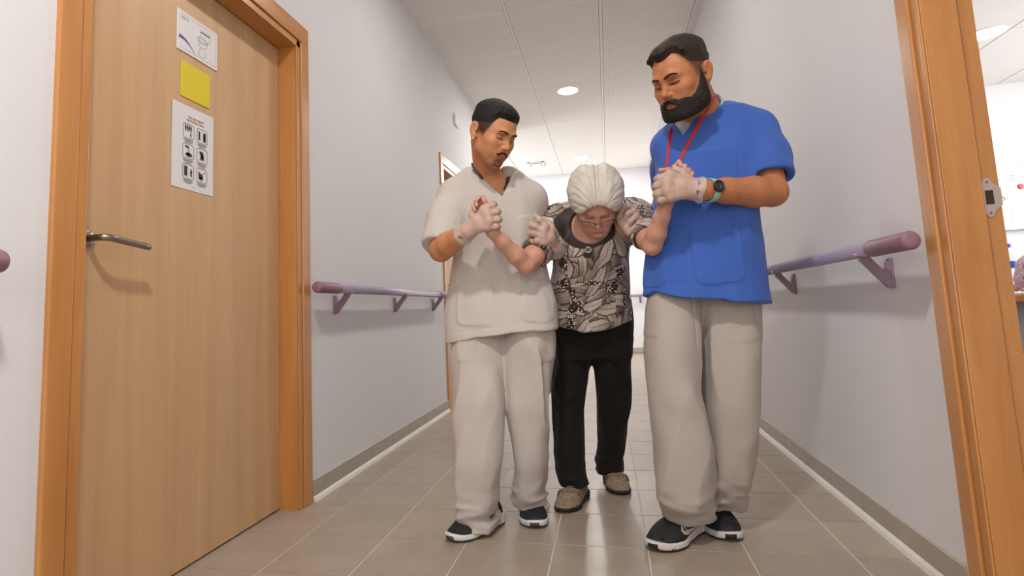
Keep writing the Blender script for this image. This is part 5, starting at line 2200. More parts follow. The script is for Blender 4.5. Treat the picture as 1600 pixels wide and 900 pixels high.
def f_hairL(P):
    q = loc(P, tL, RL, sL)
    d = HL(P)
    x, y, z = q.T
    u, v = strandL(q)
    th = 0.018 + 0.009 * sm(z, 0.03, 0.1) + 0.012 * sm(np.abs(x), 0.01, 0.05) * sm(z, 0.0, 0.05)
    lock = 0.0009 * np.sin(u * 13 + 2.5 * vnoise(q * 22)) + 0.0006 * np.sin(u * 37 + 3 * vnoise(q * 30)) + 0.0016 * vnoise(np.stack([u * 14, v * 20, v * 0], 1))
    part = 0.007 * np.exp(-((x - 0.004) / 0.008) ** 2) * sm(z, 0.06, 0.11)
    ends = sm(z, -0.05, 0.02)
    th = (th + lock - part) * (0.35 + 0.65 * ends)
    fr = np.interp(np.abs(x), [0, 0.02, 0.045, 0.065, 0.09], [0.074, 0.073, 0.06, 0.034, 0.0])
    side = np.interp(y, [-0.1, -0.062, -0.045, -0.02, 0.0, 0.03, 0.1], [0.066, 0.05, 0.02, -0.022, -0.012, -0.045, -0.06])
    wf = sm(-y, 0.045, 0.075)
    zl = fr * wf + np.minimum(side, fr + 0.03) * (1 - wf) + 0.003 * vnoise(P * 90)
    e = (zl - z) * 0.3
    k = 0.008
    h = np.maximum(k - np.abs(d - th - e), 0) / k
    return np.maximum(d - th, e) + h * h * k * 0.25


sdf_obj('hair', Sdf().raw(f_hairL, np.array(tL) + RL @ np.array([0, 0, 0.03]), 0.16, 0.001), 0.0028, M_white_hair, PL, colour=lambda P: np.stack([strandL(loc(P, tL, RL, sL))[0] / 6 + 0.5, strandL(loc(P, tL, RL, sL))[1] * 3, np.zeros(len(P))], 1))
eyebrows(PL, SL, tL, RL, sL, plain('grey_brow_hair', '9a8378', 0.8, 0, 0.2, 100), 0.6)


# glasses -------------------------------------------------------------------
def LW(p):
    return Vector(np.array(tL) + RL @ (np.array(p) * sL))


b = B()
lens = B()
for sx in (-1, 1):
    top = [LW((sx * x, -0.116 + 0.006 * (x / 0.06) ** 2 * 3, z)) for x, z in ((0.011, -0.006), (0.02, -0.001), (0.045, 0.0), (0.06, -0.003))]
    low = [LW((sx * x, -0.116 + 0.006 * (x / 0.06) ** 2 * 3 + 0.004, z)) for x, z in ((0.06, -0.003), (0.058, -0.022), (0.045, -0.032), (0.024, -0.032), (0.013, -0.024), (0.011, -0.006))]
    pth = smooth_path(top, 5)
    tube(b, pth, 0.0017, 8)
    pl = smooth_path(low, 5)
    tube(b, pl, 0.0007, 6)
    vs = [lens.verts.new(p) for p in (pth + pl[1:-1])]
    lens.faces.new(vs)
    tube(b, [LW((sx * 0.06, -0.098, -0.003)), LW((sx * 0.07, -0.093, -0.003)), LW((sx * 0.0765, -0.07, 0.002)), LW((sx * 0.083, 0.0, 0.012)), LW((sx * 0.083, 0.02, 0.008)), LW((sx * 0.08, 0.035, -0.012))], 0.0016, 8)
tube(b, smooth_path([LW((-0.012, -0.116, -0.007)), LW((0, -0.119, -0.003)), LW((0.012, -0.116, -0.007))], 5), 0.0014, 8)
gl = obj('glasses', b, M_gun, PL, True)
tg = NT('spectacle_lens')
tr = tg.n('ShaderNodeBsdfTransparent')
gsy = tg.n('ShaderNodeBsdfGlossy')
gsy.inputs['Roughness'].default_value = 0.02
mx = tg.n('ShaderNodeMixShader')
mx.inputs[0].default_value = 0.07
tg.l(tr.outputs[0], mx.inputs[1])
tg.l(gsy.outputs[0], mx.inputs[2])
tg.l(mx.outputs[0], tg.out.inputs[0])
obj('lenses', lens, tg.m, gl)
b = B()
bmesh.ops.create_icosphere(b, subdivisions=2, radius=0.0045)
b.transform(Matrix.Translation(LW((-0.084, 0.004, -0.04))))
obj('earring', b, M_silver, PL, True)

# blouse ---------------------------------------------------------------------
BL = Sdf()
BL.loft(secL, 0.03, ex=2.2)
BL.chain([(-0.1017, 2.3300, 1.1636), sh1], [0.065, 0.073], 0.05)
BL.chain([(0.0556, 2.3300, 1.1643), sh2], [0.065, 0.073], 0.05)
sl1 = mid(sh1, el1, 0.7)
sleeve(BL, [sh1, mid(sh1, el1, 0.3), sl1], [0.064, 0.06, 0.057], 0.012, 0.048)
sl2 = mid(sh2, el2, 0.7)
sleeve(BL, [sh2, mid(sh2, el2, 0.3), sl2], [0.064, 0.06, 0.057], 0.012, 0.048)


# rounded hem
hem0 = (-0.0681, 2.3600, 0.7002)


def hem_cut(P):
    zl = hem0[2] + 1.15 * (P[:, 0] - hem0[0]) ** 2 * np.where(P[:, 0] < hem0[0], 1.5, 1.35)
    zl = np.where(P[:, 1] > 2.5, zl - 0.02, zl)
    return (zl - P[:, 2]) * 0.8


BL.raw(hem_cut, hem0, 1e9, 0.004, '&')
BL.loft(shrink([sec((-0.2433, 2.5200, 0.7741), (0.0942, 2.5200, 0.7601), 0.14), sec((-0.2604, 2.5500, 0.5243), (0.0835, 2.5500, 0.5173), 0.14)], 0.006), 0.003, '-', ex=2.2)
# wide round neckline
nkc = (-0.0399, 2.3000, 1.1181)
BL.ell((-0.0594, 2.2200, 1.1211), (0.124, 0.14, 0.1), 0.004, '-', rotm(0, -35, 0))
BL.ell((-0.0613, 2.1800, 0.9938), (0.03, 0.06, 0.02), 0.004, '-')
fb = folds(0.006, (9, 9, 4), 0.002, (26, 26, 12), 9.1)
BL.disp.append(lambda P: fb(P))
blo = sdf_obj('blouse', BL, 0.0042, M_blouse, PL)
# dark neckline trim: a band following the opening, worn over a dark underlayer
UN = Sdf()
UN.loft(shrink(secL, 0.006), 0.03, ex=2.2)
UN.chain([(-0.1017, 2.3300, 1.1636), sh1], [0.062, 0.0675], 0.05)
UN.chain([(0.0556, 2.3300, 1.1643), sh2], [0.062, 0.0675], 0.05)
UN.chain([sh1, mid(sh1, el1, 0.25)], [0.0635, 0.0585], 0.03)
UN.ell((-0.0436, 2.2000, 1.1318), (0.086, 0.12, 0.083), 0.004, '-', rotm(0, -35, 0))
UN.plane((-0.0603, 2.2000, 0.9443), (0, 0, -1), 0.003)
sdf_obj('neckline_trim', UN, 0.0045, M_collar, PL)
both = lambda P: np.minimum(BL(P), UN(P))
br = on_surface(both, (-0.0580, 2.0500, 1.0119), (0, 1, 0), 60)
# ring brooch
b = B()
ring = [Vector((0.0105 * math.cos(2 * PI * k / 24), 0, 0.0105 * math.sin(2 * PI * k / 24))) for k in range(25)]
tube(b, ring, 0.0033, 8, caps=False)
b.transform(Matrix.Translation(tuple(br + np.array([0, -0.006, 0]))) @ Matrix.Rotation(-0.35, 4, 'X'))
obj('brooch', b, plain('brooch_crystal', 'c9c7c2', 0.2, 0.6, 0.5, 400), PL, True)

for px in ((-0.1677, 2.1000, 1.1050), (-0.1618, 2.1000, 1.0855), (-0.1512, 2.1000, 1.0658), (-0.1361, 2.1000, 1.0458)):
    q = on_surface(both, px, (0, 1, 0), 60)
    b = B()
    bmesh.ops.create_icosphere(b, subdivisions=1, radius=0.0024)
    b.transform(Matrix.Translation(tuple(q)))
    obj('stud', b, M_silver, PL, True)

# trousers -------------------------------------------------------------------
TL = Sdf()
TL.loft([sec((-0.2374, 2.5200, 0.8294), (0.0953, 2.5200, 0.8141), 0.135), sec((-0.2472, 2.5400, 0.6904), (0.0919, 2.5400, 0.6787), 0.135), sec((-0.2483, 2.5500, 0.5901), (0.0828, 2.5500, 0.5815), 0.12)], 0.03, ex=2.2)
lg1 = [sec((-0.2498, 2.5500, 0.6622), (-0.0650, 2.5500, 0.6563), 0.11), sec((-0.2538, 2.5400, 0.5252), (-0.1059, 2.5400, 0.5222), 0.095), sec((-0.2529, 2.5200, 0.3657), (-0.1365, 2.5200, 0.3649), 0.075), sec((-0.2561, 2.5000, 0.1849), (-0.1415, 2.5000, 0.1859), 0.07), sec((-0.2518, 2.5000, 0.1199), (-0.1381, 2.5000, 0.1138), 0.07), sec((-0.2380, 2.5000, 0.0813), (-0.1256, 2.5000, 0.0629), 0.072)]
lg2 = [sec((-0.0841, 2.5500, 0.6569), (0.0903, 2.5500, 0.6513), 0.11), sec((-0.0689, 2.5700, 0.5182), (0.0762, 2.5700, 0.5152), 0.095), sec((-0.0671, 2.6200, 0.3472), (0.0635, 2.6200, 0.3463), 0.078), sec((-0.0749, 2.6800, 0.1976), (0.0306, 2.6800, 0.1981), 0.07), sec((-0.1007, 2.7200, 0.1156), (0.0205, 2.7200, 0.1169), 0.07), sec((-0.0931, 2.7300, 0.0600), (0.0201, 2.7300, 0.0672), 0.07)]
TL.loft(lg1, 0.02, ex=2.2)
TL.loft(lg2, 0.02, ex=2.2)
for cs in (lg1, lg2):
    c = cs[-1]
    TL.cap((c[0], c[1], c[2] - 0.03), (c[0], c[1], c[2] + 0.02), c[3] - 0.01, c[3] - 0.012, 0.003, '-')
ftl = folds(0.011, (11, 11, 4.5), 0.002, (26, 26, 14), 5.5)
btl = folds(0.006, (11, 11, 22), 0.002, (30, 30, 40), 6.1)


def dispTL(P):
    w = sm(0.24 - P[:, 2], 0, 0.1)
    return ftl(P) * (1 - w * 0.5) + btl(P) * w


TL.disp.append(dispTL)
sdf_obj('trousers', TL, 0.0048, M_tr_black, PL)


def moccasin(toe, yaw, flip):
    u, t, R, sc, f = shoe(PL, toe, yaw, 0.25, M_suede, M_sole_b, flip, 'slipper', 'velcro_shoe', zup=1.12)
    fs = lambda P: f(P)

    def top(x, y, out=0.002):
        p = np.array(t) + R @ (np.array([x, y, 0.2]) * sc)
        q = on_surface(fs, p, (0, 0, -1), 60)
        return Vector(q) + Vector((0, 0, out))
    b = B()
    for y0 in (-0.168,):
        row = [top(x, y0 - 0.02 * (1 - (x / 0.05) ** 2), 0.0015) for x in np.linspace(-0.047, 0.047, 17)]
        row2 = [p + Vector(R @ np.array([0, 0.001, 0])) for p in row]
        tube(b, row, 1.0, 14, flat=(0.0155, 0.0022), up=[Vector((0, 0, 1))] * 17)
    obj('strap', b, M_suede, u, True)
    b = B()
    pts = [top(0.03 * math.cos(a), -0.2 - 0.036 * math.sin(a), 0.0012) for a in np.linspace(0, PI, 17)]
    tube(b, pts, 0.0022, 8)
    for dy in (-0.0165, 0.0165):
        tube(b, [top(x, -0.168 + dy - 0.02 * (1 - (x / 0.05) ** 2), 0.0035) for x in np.linspace(-0.046, 0.046, 15)], 0.0014, 6)
    obj('piping', b, M_suede2, u, True)


moccasin((-0.2277, 2.3395, 0.0), -17, 1)
moccasin((0.0088, 2.5731, 0.0), 12, -1)

# ------------------------------------------------------------------ man in blue (right)
M_scrub_b = cloth_mat('blue_scrub_cotton', '4064b4', 900, 0.8, 0.06, 0.15)
M_trous_b = cloth_mat('off_white_trouser_cotton', 'aea39a', 900, 0.85, 0.04, 0.1)
M_skin_b = skin_mat('brown_skin', 'ae6f49', 'bc7d54')
M_hair_b = hair_mat('dark_brown_hair', '1a120e', '35271f', (80, 80, 30), 0.6)
M_beard = hair_mat('black_beard', '0e0b0a', '241c18', (120, 120, 50), 0.7)
M_red = plain('red_lanyard_ribbon', 'b3161c', 0.5, 0, 0.08, 200)
M_tee = cloth_mat('pale_undershirt', 'b9c3cf', 900)
M_mint = plain('mint_watch_strap', '86c9b0', 0.5, 0, 0.04, 80)
M_wcase = plain('black_watch_case', '15171a', 0.35, 0, 0.05, 80)
M_sneak2 = plain('black_mesh_upper', '141418', 0.65, 0, 0.3, 140, 0.4)
M_sole2 = plain('cream_foam_sole', 'cfc6bd', 0.5, 0, 0.03, 40)
M_sole3 = plain('black_rubber_toe', '1b1a1b', 0.7, 0, 0.1, 60)

PB = thing('person', 'taller bearded man in a blue tunic and white trousers, at the right of the woman', 'person', (0.2491, 2.0998, 0.0))
tB, RB, sB = (0.3042, 2.0200, 1.5701), rotm(-48, 25, 4), 1.06
SB = Sdf()
head_shape(SB, tB, RB, sB, nose=0.95, jaw=1.05, open_eye=0.0042)
nbB = (0.4012, 2.2000, 1.4611)
SB.cap(tuple(np.array(tB) + RB @ np.array([0, 0.036, -0.03])), nbB, 0.056, 0.066, 0.014)
secB = [sec((0.3098, 2.2000, 1.4815), (0.5251, 2.2000, 1.4808), 0.085),
        sec((0.2435, 2.1900, 1.4092), (0.5702, 2.2100, 1.4207), 0.115),
        sec((0.2136, 2.1800, 1.3286), (0.5745, 2.2100, 1.3240), 0.132),
        sec((0.1978, 2.1800, 1.2087), (0.5564, 2.2100, 1.1950), 0.135),
        sec((0.1737, 2.1800, 1.0667), (0.5459, 2.2100, 1.0551), 0.135),
        sec((0.1452, 2.1800, 0.9263), (0.5497, 2.2100, 0.9093), 0.14),
        sec((0.1227, 2.1800, 0.7406), (0.5496, 2.2100, 0.7232), 0.145)]
SB.loft(shrink(secB[:6], 0.012), 0.03, ex=2.3)
SB.ell((0.3460, 2.2100, 0.9048), (0.12, 0.07, 0.07), 0.03)
SB.cap((0.3456, 2.2200, 0.8819), (0.2401, 2.2100, 0.6890), 0.045, 0.04, 0.02)
SB.cap((0.3456, 2.2200, 0.8819), (0.4096, 2.2300, 0.6822), 0.045, 0.04, 0.02)
# left arm (right in the photo)
shB, elB, wrB = (0.5719, 2.2100, 1.3915), (0.5789, 2.1100, 1.1617), (0.3349, 1.9500, 1.1581)
SB.chain([(0.4599, 2.2000, 1.4421), shB], [0.055, 0.064], 0.04)
SB.chain([shB, mid(shB, elB, 0.55), elB], [0.062, 0.055, 0.048], 0.02)
SB.chain([elB, mid(elB, wrB, 0.3, (0, 0, -0.002)), mid(elB, wrB, 0.7), wrB], [0.049, 0.052, 0.042, 0.033], 0.015)
hC = dict(wrist=(0.3262, 1.9450, 1.1579), palm=(0.2664, 1.9350, 1.1697),
          mcp=[(0.2268, 1.9260, 1.2118), (0.2143, 1.9190, 1.1880), (0.2123, 1.9180, 1.1626), (0.2209, 1.9220, 1.1393)],
          fingers=[[(0.1947, 1.9320, 1.2055), (0.1916, 1.9650, 1.2086), (0.2162, 1.9900, 1.2051)],
                   [(0.1848, 1.9320, 1.1806), (0.1838, 1.9660, 1.1855), (0.2084, 1.9900, 1.1838)],
                   [(0.1849, 1.9320, 1.1549), (0.1839, 1.9660, 1.1594), (0.2087, 1.9900, 1.1596)],
                   [(0.1936, 1.9350, 1.1334), (0.1919, 1.9620, 1.1341), (0.2126, 1.9850, 1.1365)]],
          thumb=[(0.2828, 1.9400, 1.1927), (0.2697, 1.9450, 1.2207), (0.2517, 1.9550, 1.2333), (0.2361, 1.9650, 1.2284)])
hand(SB, rp=0.029, rf=0.0122, rt=0.012, **hC)
# right arm behind the woman's upper arm, the hand comes round under her armpit to the front
shB2, elB2, wrB2 = (0.2699, 2.2500, 1.3758), (0.2548, 2.5000, 1.1892), (0.0736, 2.3000, 1.0740)
SB.chain([(0.3370, 2.2100, 1.4345), shB2], [0.05, 0.05], 0.04)
SB.chain([shB2, mid(shB2, elB2, 0.55), elB2], [0.05, 0.044, 0.045], 0.02)
SB.chain([elB2, mid(elB2, wrB2, 0.35), wrB2], [0.047, 0.045, 0.032], 0.015)
hD = dict(wrist=(0.0724, 2.2500, 1.0730), palm=(0.0762, 2.1800, 1.0858),
          mcp=[(0.0641, 2.1550, 1.1192), (0.0716, 2.1450, 1.0981), (0.0815, 2.1420, 1.0779), (0.0941, 2.1450, 1.0609)],
          fingers=[[(0.0773, 2.1450, 1.1477), (0.0988, 2.1450, 1.1602), (0.1142, 2.1500, 1.1503)],
                   [(0.0914, 2.1330, 1.1256), (0.1150, 2.1350, 1.1382), (0.1282, 2.1420, 1.1288)],
                   [(0.1007, 2.1300, 1.0985), (0.1226, 2.1330, 1.1184), (0.1358, 2.1400, 1.1090)],
                   [(0.1126, 2.1340, 1.0722), (0.1297, 2.1370, 1.0902), (0.1408, 2.1430, 1.0831)]],
          thumb=[(0.0626, 2.1900, 1.0881), (0.0510, 2.2000, 1.1221), (0.0627, 2.2100, 1.1522)])
hand(SB, rp=0.026, rf=0.0098, rt=0.011, **hD)
for hp, kn, an in (((0.2401, 2.2100, 0.6890), (0.2152, 2.1300, 0.4301), (0.2271, 2.1400, 0.0875)), ((0.4096, 2.2300, 0.6822), (0.3940, 2.2000, 0.4168), (0.3658, 2.2700, 0.0807))):
    SB.chain([hp, kn, an], [0.04, 0.036, 0.026], 0.02)


def beard_w(q):
    x, y, z = q.T
    ax = np.abs(x)
    # upper edge of the beard on the cheek, then the jaw and chin
    up = np.interp(y, [-0.11, -0.085, -0.065, -0.045, -0.025, -0.008, 0.01], [-0.052, -0.052, -0.058, -0.05, -0.028, 0.008, 0.025])
    w = sm(up - z, -0.004, 0.016) * sm(0.008 - y, 0, 0.014)
    w = w * sm(z + 0.128, 0, 0.01)
    mou = np.clip(1 - seg_d(q, [(-0.006, -0.105, -0.052), (-0.02, -0.096, -0.057), (-0.029, -0.086, -0.07), (-0.028, -0.082, -0.085)]) / 0.011, 0, 1) + np.clip(1 - seg_d(q, [(0.006, -0.105, -0.052), (0.02, -0.096, -0.057), (0.029, -0.086, -0.07), (0.028, -0.082, -0.085)]) / 0.011, 0, 1)
    # bare patch round the lips
    lips = sm(0.0185 - np.hypot(x * 0.74, (z + 0.0705) * 1.85), 0, 0.004) * (y < -0.06)
    w = np.maximum(w * (1 - lips), np.clip(mou * 1.6, 0, 1) * sm(-0.046 - z, 0, 0.004) * (1 - lips * 0.8))
    return w


def fadeB(q):
    zl = np.interp(q[:, 1], [-0.11, -0.068, -0.058, -0.045, -0.02, 0.0, 0.05, 0.1], [0.2, 0.2, 0.06, 0.015, -0.03, -0.03, -0.03, -0.06])
    return sm(q[:, 2] - zl, 0.0, 0.05) * 0.9 * sm(0.084 - np.abs(q[:, 0]), 0, 0.004)


def tintB(P):
    C0 = np.ones((len(P), 3))
    return head_tint(P, C0, tB, RB, sB, lip=(0.78, 0.66, 0.68), stub=lambda q: np.clip(beard_w(q) * 0.95, 0, 0.95), stubc=(0.12, 0.11, 0.11), fade=fadeB, fadec=(0.22, 0.19, 0.18), lash=0.0036)


hcB, hb1, hb2 = np.array(tB), np.array(hC['palm']), np.array(hD['palm'])
sdf_obj('body', SB, 0.004, M_skin_b, PB, tintB,
        fine=lambda P: (np.linalg.norm(P - hcB, axis=1) < 0.16) | (np.linalg.norm(P - hb1, axis=1) < 0.09) | (np.linalg.norm(P - hb2, axis=1) < 0.085))

HB = skull(tB, RB, sB)


def f_hairB(P):
    q = loc(P, tB, RB, sB)
    d = HB(P)
    th = 0.005 + 0.014 * sm(q[:, 2], 0.05, 0.1) + 0.01 * sm(-q[:, 1], 0.02, 0.08) * sm(q[:, 2], 0.05, 0.09)
    th = th + 0.0014 * vnoise(P * 240) + 0.0016 * vnoise(P * 60)
    rec = np.interp(np.abs(q[:, 0]), [0, 0.02, 0.04, 0.055, 0.07], [0.074, 0.078, 0.09, 0.09, 0.05])
    wf = sm(-q[:, 1], 0.035, 0.06)
    zl = rec * wf + np.interp(q[:, 1], [-0.06, -0.035, 0.0, 0.1], [0.07, 0.04, 0.03, 0.01]) * (1 - wf)
    zl = zl + 0.0025 * vnoise(P * 160)
    th = th * (0.15 + 0.85 * sm(q[:, 2] - zl, -0.002, 0.03))
    return np.maximum(d - th, (zl - q[:, 2]) * 0.35)


sdf_obj('hair', Sdf().raw(f_hairB, np.array(tB) + RB @ np.array([0, 0, 0.04]), 0.15, 0.001), 0.003, M_hair_b, PB)
eyebrows(PB, SB, tB, RB, sB, M_beard, 1.15)
eyes(PB, tB, RB, sB, M_iris)
FB = Sdf()
head_shape(FB, tB, RB, sB, nose=0.95, jaw=1.05, ears=False)


def f_beard(P):
    q = loc(P, tB, RB, sB)
    w = beard_w(q)
    ch = sm(-q[:, 2], 0.06, 0.11)
    th = (0.004 + 0.011 * ch + 0.0013 * vnoise(P * 170) + 0.0012 * vnoise(P * 380)) * sB
    return FB(P) - (th * w - 0.002 * (1 - w))


sdf_obj('beard', Sdf().raw(f_beard, np.array(tB) + RB @ np.array([0, -0.04, -0.065]) * sB, 0.115, 0.001), 0.0026, M_beard, PB)

# tunic ---------------------------------------------------------------------
TB = Sdf()
TB.loft(secB, 0.03, ex=2.35)
TB.chain([(0.3369, 2.2000, 1.4487), (0.2654, 2.2000, 1.3826)], [0.06, 0.062], 0.05)
TB.chain([(0.4728, 2.2000, 1.4626), (0.5600, 2.2100, 1.4049)], [0.062, 0.078], 0.05)
slB = mid(shB, elB, 0.66)
sleeve(TB, [(0.5596, 2.2100, 1.4001), mid(shB, elB, 0.35), slB], [0.075, 0.074, 0.074], 0.02, 0.064)
sleeve(TB, [(0.2671, 2.2400, 1.3834), mid(shB2, elB2, 0.3), mid(shB2, elB2, 0.55)], [0.06, 0.057, 0.055], 0.02, 0.047)
apB = (0.2995, 2.0500, 1.3831)
TB.raw(wedge(apB, (0.2749, 2.0800, 1.4652), (0.4094, 2.1000, 1.5172), 2.22), (0.3338, 2.1000, 1.4367), 0.25, 0.004, '-')
TB.cap((0.3926, 2.1700, 1.5498), (0.3969, 2.2000, 1.4911), 0.064, 0.068, 0.006, '-')
hbl, hbr = (0.1275, 2.1000, 0.8410), (0.5285, 2.1000, 0.7953)
nrm = np.array([-(hbr[2] - hbl[2]), 0, hbr[0] - hbl[0]])
TB.plane(hbl, -nrm / np.linalg.norm(nrm), 0.004)
TB.loft(shrink([sec((0.1472, 2.1850, 0.8865), (0.5404, 2.2050, 0.8661), 0.126), sec((0.1253, 2.1850, 0.6481), (0.5360, 2.2050, 0.6345), 0.132)], 0.008), 0.004, '-', ex=2.35)
# side slit at the hem
sv = (0.4971, 2.1000, 0.8248)
TB.box((sv[0], sv[1] - 0.02, sv[2] - 0.02), (0.003, 0.09, 0.06), 0.001, 0.003, '-', rotm(0, 0, -7))
fbw = folds(0.013, (7, 7, 2.8), 0.004, (24, 24, 10), 12.0)


def dispB(P):
    fr = (P[:, 1] < 2.2).astype(float)
    r = fbw(P) * (0.2 + 0.8 * sm(1.4 - P[:, 2], 0, 0.15)) + 0.003
    a = (0.3737, 2.0700, 0.9500)
    pk = patch_mask(P, a[0], a[2], 0.082, 0.095, 0.035, 0.005, 0.06)
    a = (0.1596, 2.0700, 0.9522)
    pk2 = patch_mask(P, a[0], a[2], 0.045, 0.095, 0.03, 0.005, 0.03)
    a = (0.3941, 2.0700, 1.2421)
    pk3 = patch_mask(P, a[0], a[2], 0.07, 0.08, 0.012, 0.005, 0.0)
    r = r + 0.004 * np.maximum(np.maximum(pk, pk2), pk3) * fr
    for p, q in (((0.4581, 2.0700, 1.4082), (0.4737, 2.0700, 1.2076)), ((0.2622, 2.0700, 1.4540), (0.2926, 2.0600, 1.3615)), ((0.2926, 2.0600, 1.3615), (0.4166, 2.0800, 1.4903))):
        r = r - 0.0018 * line_mask(P, p, q, 0.0024) * fr
    r = r - 0.0012 * line_mask(P, add(hbl, (0, 0, 0.03)), add(hbr, (0, 0, 0.03)), 0.0025)
    return r


TB.disp.append(dispB)
sdf_obj('tunic', TB, 0.0045, M_scrub_b, PB)
# undershirt filling the V
UB = Sdf()
UB.loft(shrink(secB[:4], 0.0095), 0.03, ex=2.3)
UB.cap((0.3985, 2.1900, 1.5023), (0.3947, 2.2000, 1.4373), 0.073, 0.08, 0.03)
UB.cap((0.3848, 2.1400, 1.5639), (0.3967, 2.2000, 1.4616), 0.06, 0.0665, 0.004, '-')
UB.plane((0.3372, 2.1000, 1.4788), (-0.25, -0.55, 0.8), 0.004)
sdf_obj('undershirt', UB, 0.0045, M_tee, PB)
# lanyard
b = B()
NK = Sdf().cap(tuple(np.array(tB) + RB @ np.array([0, 0.036, -0.03])), nbB, 0.056, 0.066, 0.03)
fT = lambda P: np.minimum(np.minimum(TB(P), NK(P)), UB(P))
lp = [(0.4386, 2.1800, 1.5477), (0.3989, 2.0500, 1.4910), (0.3560, 2.0000, 1.4199), (0.3205, 2.0000, 1.3613), (0.2895, 2.0000, 1.3089), (0.2678, 2.0000, 1.2689), (0.2601, 2.0000, 1.2497)]
rp_ = [(0.2702, 2.0000, 1.4344), (0.2576, 2.0000, 1.3795), (0.2471, 2.0000, 1.3245), (0.2389, 2.0000, 1.2718), (0.2374, 2.0000, 1.2519)]
for P0, st in ((lp, 1), (rp_, 0)):
    pts = [Vector(p) if (i < st) else Vector(on_surface(fT, np.array(p) - np.array([0, 0.1, 0]), (0, 1, 0), 60)) + Vector((0, -0.003, 0)) for i, p in enumerate(catmull(P0, 4)) if i >= 0]
    tube(b, pts, 1.0, 10, flat=(0.0065, 0.001), up=[Vector((0.1, -1, 0.25))] * len(pts))
obj('lanyard', b, M_red, PB, True)

# watch ---------------------------------------------------------------------
wc = np.array(mid(elB, wrB, 0.93))
wd = np.array(wrB) - np.array(elB)
wd /= np.linalg.norm(wd)
out = np.array([0.05, -1, 0.1])
out -= wd * (out @ wd)
out /= np.linalg.norm(out)
tan = np.cross(wd, out)
b = B()
pts = [Vector(wc + out * math.cos(a) * 0.0375 + tan * math.sin(a) * 0.0375) for a in np.linspace(0.42, 2 * PI - 0.42, 30)]
ups = [(p - Vector(wc)).normalized() for p in pts]
tube(b, pts, 1.0, 10, flat=(0.011, 0.0015), up=ups)
wt = obj('watch_strap', b, M_mint, PB, True)
Rw = np.array([tan, wd, out]).T
Mw = Matrix([list(Rw[i]) + [(wc + out * 0.0385)[i]] for i in range(3)] + [[0, 0, 0, 1]])
b = B()
lathe(b, [(0.0, -0.004), (0.018, -0.004), (0.0205, 0.0), (0.0205, 0.005), (0.0185, 0.0075), (0.0165, 0.0075), (0.0163, 0.006), (0, 0.006)], (0, 0, 0), 36, 0, Mw)
wcse = obj('watch_case', b, M_wcase, wt, True)
b = B()
for k in range(12):
    a = 2 * PI * k / 12
    xbox(b, Mw @ Matrix.Rotation(a, 4, 'Z'), (-0.0004, 0.0135, 0.006), (0.0004, 0.0158, 0.0064))
for dx in (-0.006, 0.0, 0.006):
    xbox(b, Mw, (dx - 0.0022, -0.0035, 0.006), (dx + 0.0022, 0.0005, 0.0063))
o = obj('watch_marks', b, plain('grey_display_marks', '6c7374', 0.5), wcse)
o['kind'] = 'stuff'
# finger ring
b = B()
rc, rd = np.array((0.1020, 2.2100, 1.1074)), np.array(hD['fingers'][2][0]) - np.array(hD['mcp'][2])
rd /= np.linalg.norm(rd)
rc = np.array(hD['mcp'][2]) + (np.array(hD['fingers'][2][0]) - np.array(hD['mcp'][2])) * 0.6
Ar = axes(rd)
tube(b, [Vector(rc + Ar @ np.array([math.cos(a), math.sin(a), 0]) * 0.0103) for a in np.linspace(0, 2 * PI, 25)], 0.0012, 8, caps=False)
obj('ring', b, M_gold, PB, True)

# trousers -------------------------------------------------------------------
TRb = Sdf()
lb1 = [sec((0.1528, 2.2000, 0.8561), (0.3528, 2.2000, 0.8459), 0.085), sec((0.1334, 2.1900, 0.7865), (0.3282, 2.1900, 0.7780), 0.1), sec((0.1261, 2.1600, 0.6497), (0.3042, 2.1600, 0.6444), 0.105), sec((0.1347, 2.1300, 0.4963), (0.2793, 2.1300, 0.4944), 0.098), sec((0.1376, 2.1100, 0.3267), (0.2937, 2.1100, 0.3274), 0.092),
       sec((0.1260, 2.1100, 0.1993), (0.3017, 2.1100, 0.2025), 0.092), sec((0.1258, 2.1100, 0.1405), (0.2983, 2.1100, 0.1365), 0.092), sec((0.1484, 2.1500, 0.0860), (0.3008, 2.1500, 0.0613), 0.078)]
lb2 = [sec((0.3118, 2.2200, 0.8486), (0.5287, 2.2200, 0.8376), 0.085), sec((0.3062, 2.2200, 0.7788), (0.5310, 2.2200, 0.7690), 0.1), sec((0.3069, 2.2100, 0.6410), (0.5080, 2.2100, 0.6350), 0.105), sec((0.3100, 2.2000, 0.4840), (0.4814, 2.2000, 0.4817), 0.098), sec((0.3184, 2.2100, 0.3051), (0.4638, 2.2100, 0.3057), 0.092),
       sec((0.3146, 2.2300, 0.1684), (0.4334, 2.2300, 0.1706), 0.088), sec((0.3025, 2.2600, 0.0669), (0.4199, 2.2600, 0.0875), 0.07)]
TRb.loft(lb1, 0.012, ex=2.3, fold=foldA)
TRb.loft(lb2, 0.012, ex=2.3, fold=foldA)
for cs in (lb1, lb2):
    c = cs[-1]
    TRb.cap((c[0], c[1], c[2] - 0.03), (c[0], c[1], c[2] + 0.02), c[3] - 0.012, c[3] - 0.012, 0.003, '-')
f3 = folds(0.017, (8.5, 8.5, 3.6), 0.003, (24, 24, 12), 21.0)
f4 = folds(0.011, (7, 7, 24), 0.003, (20, 20, 50), 23.0)


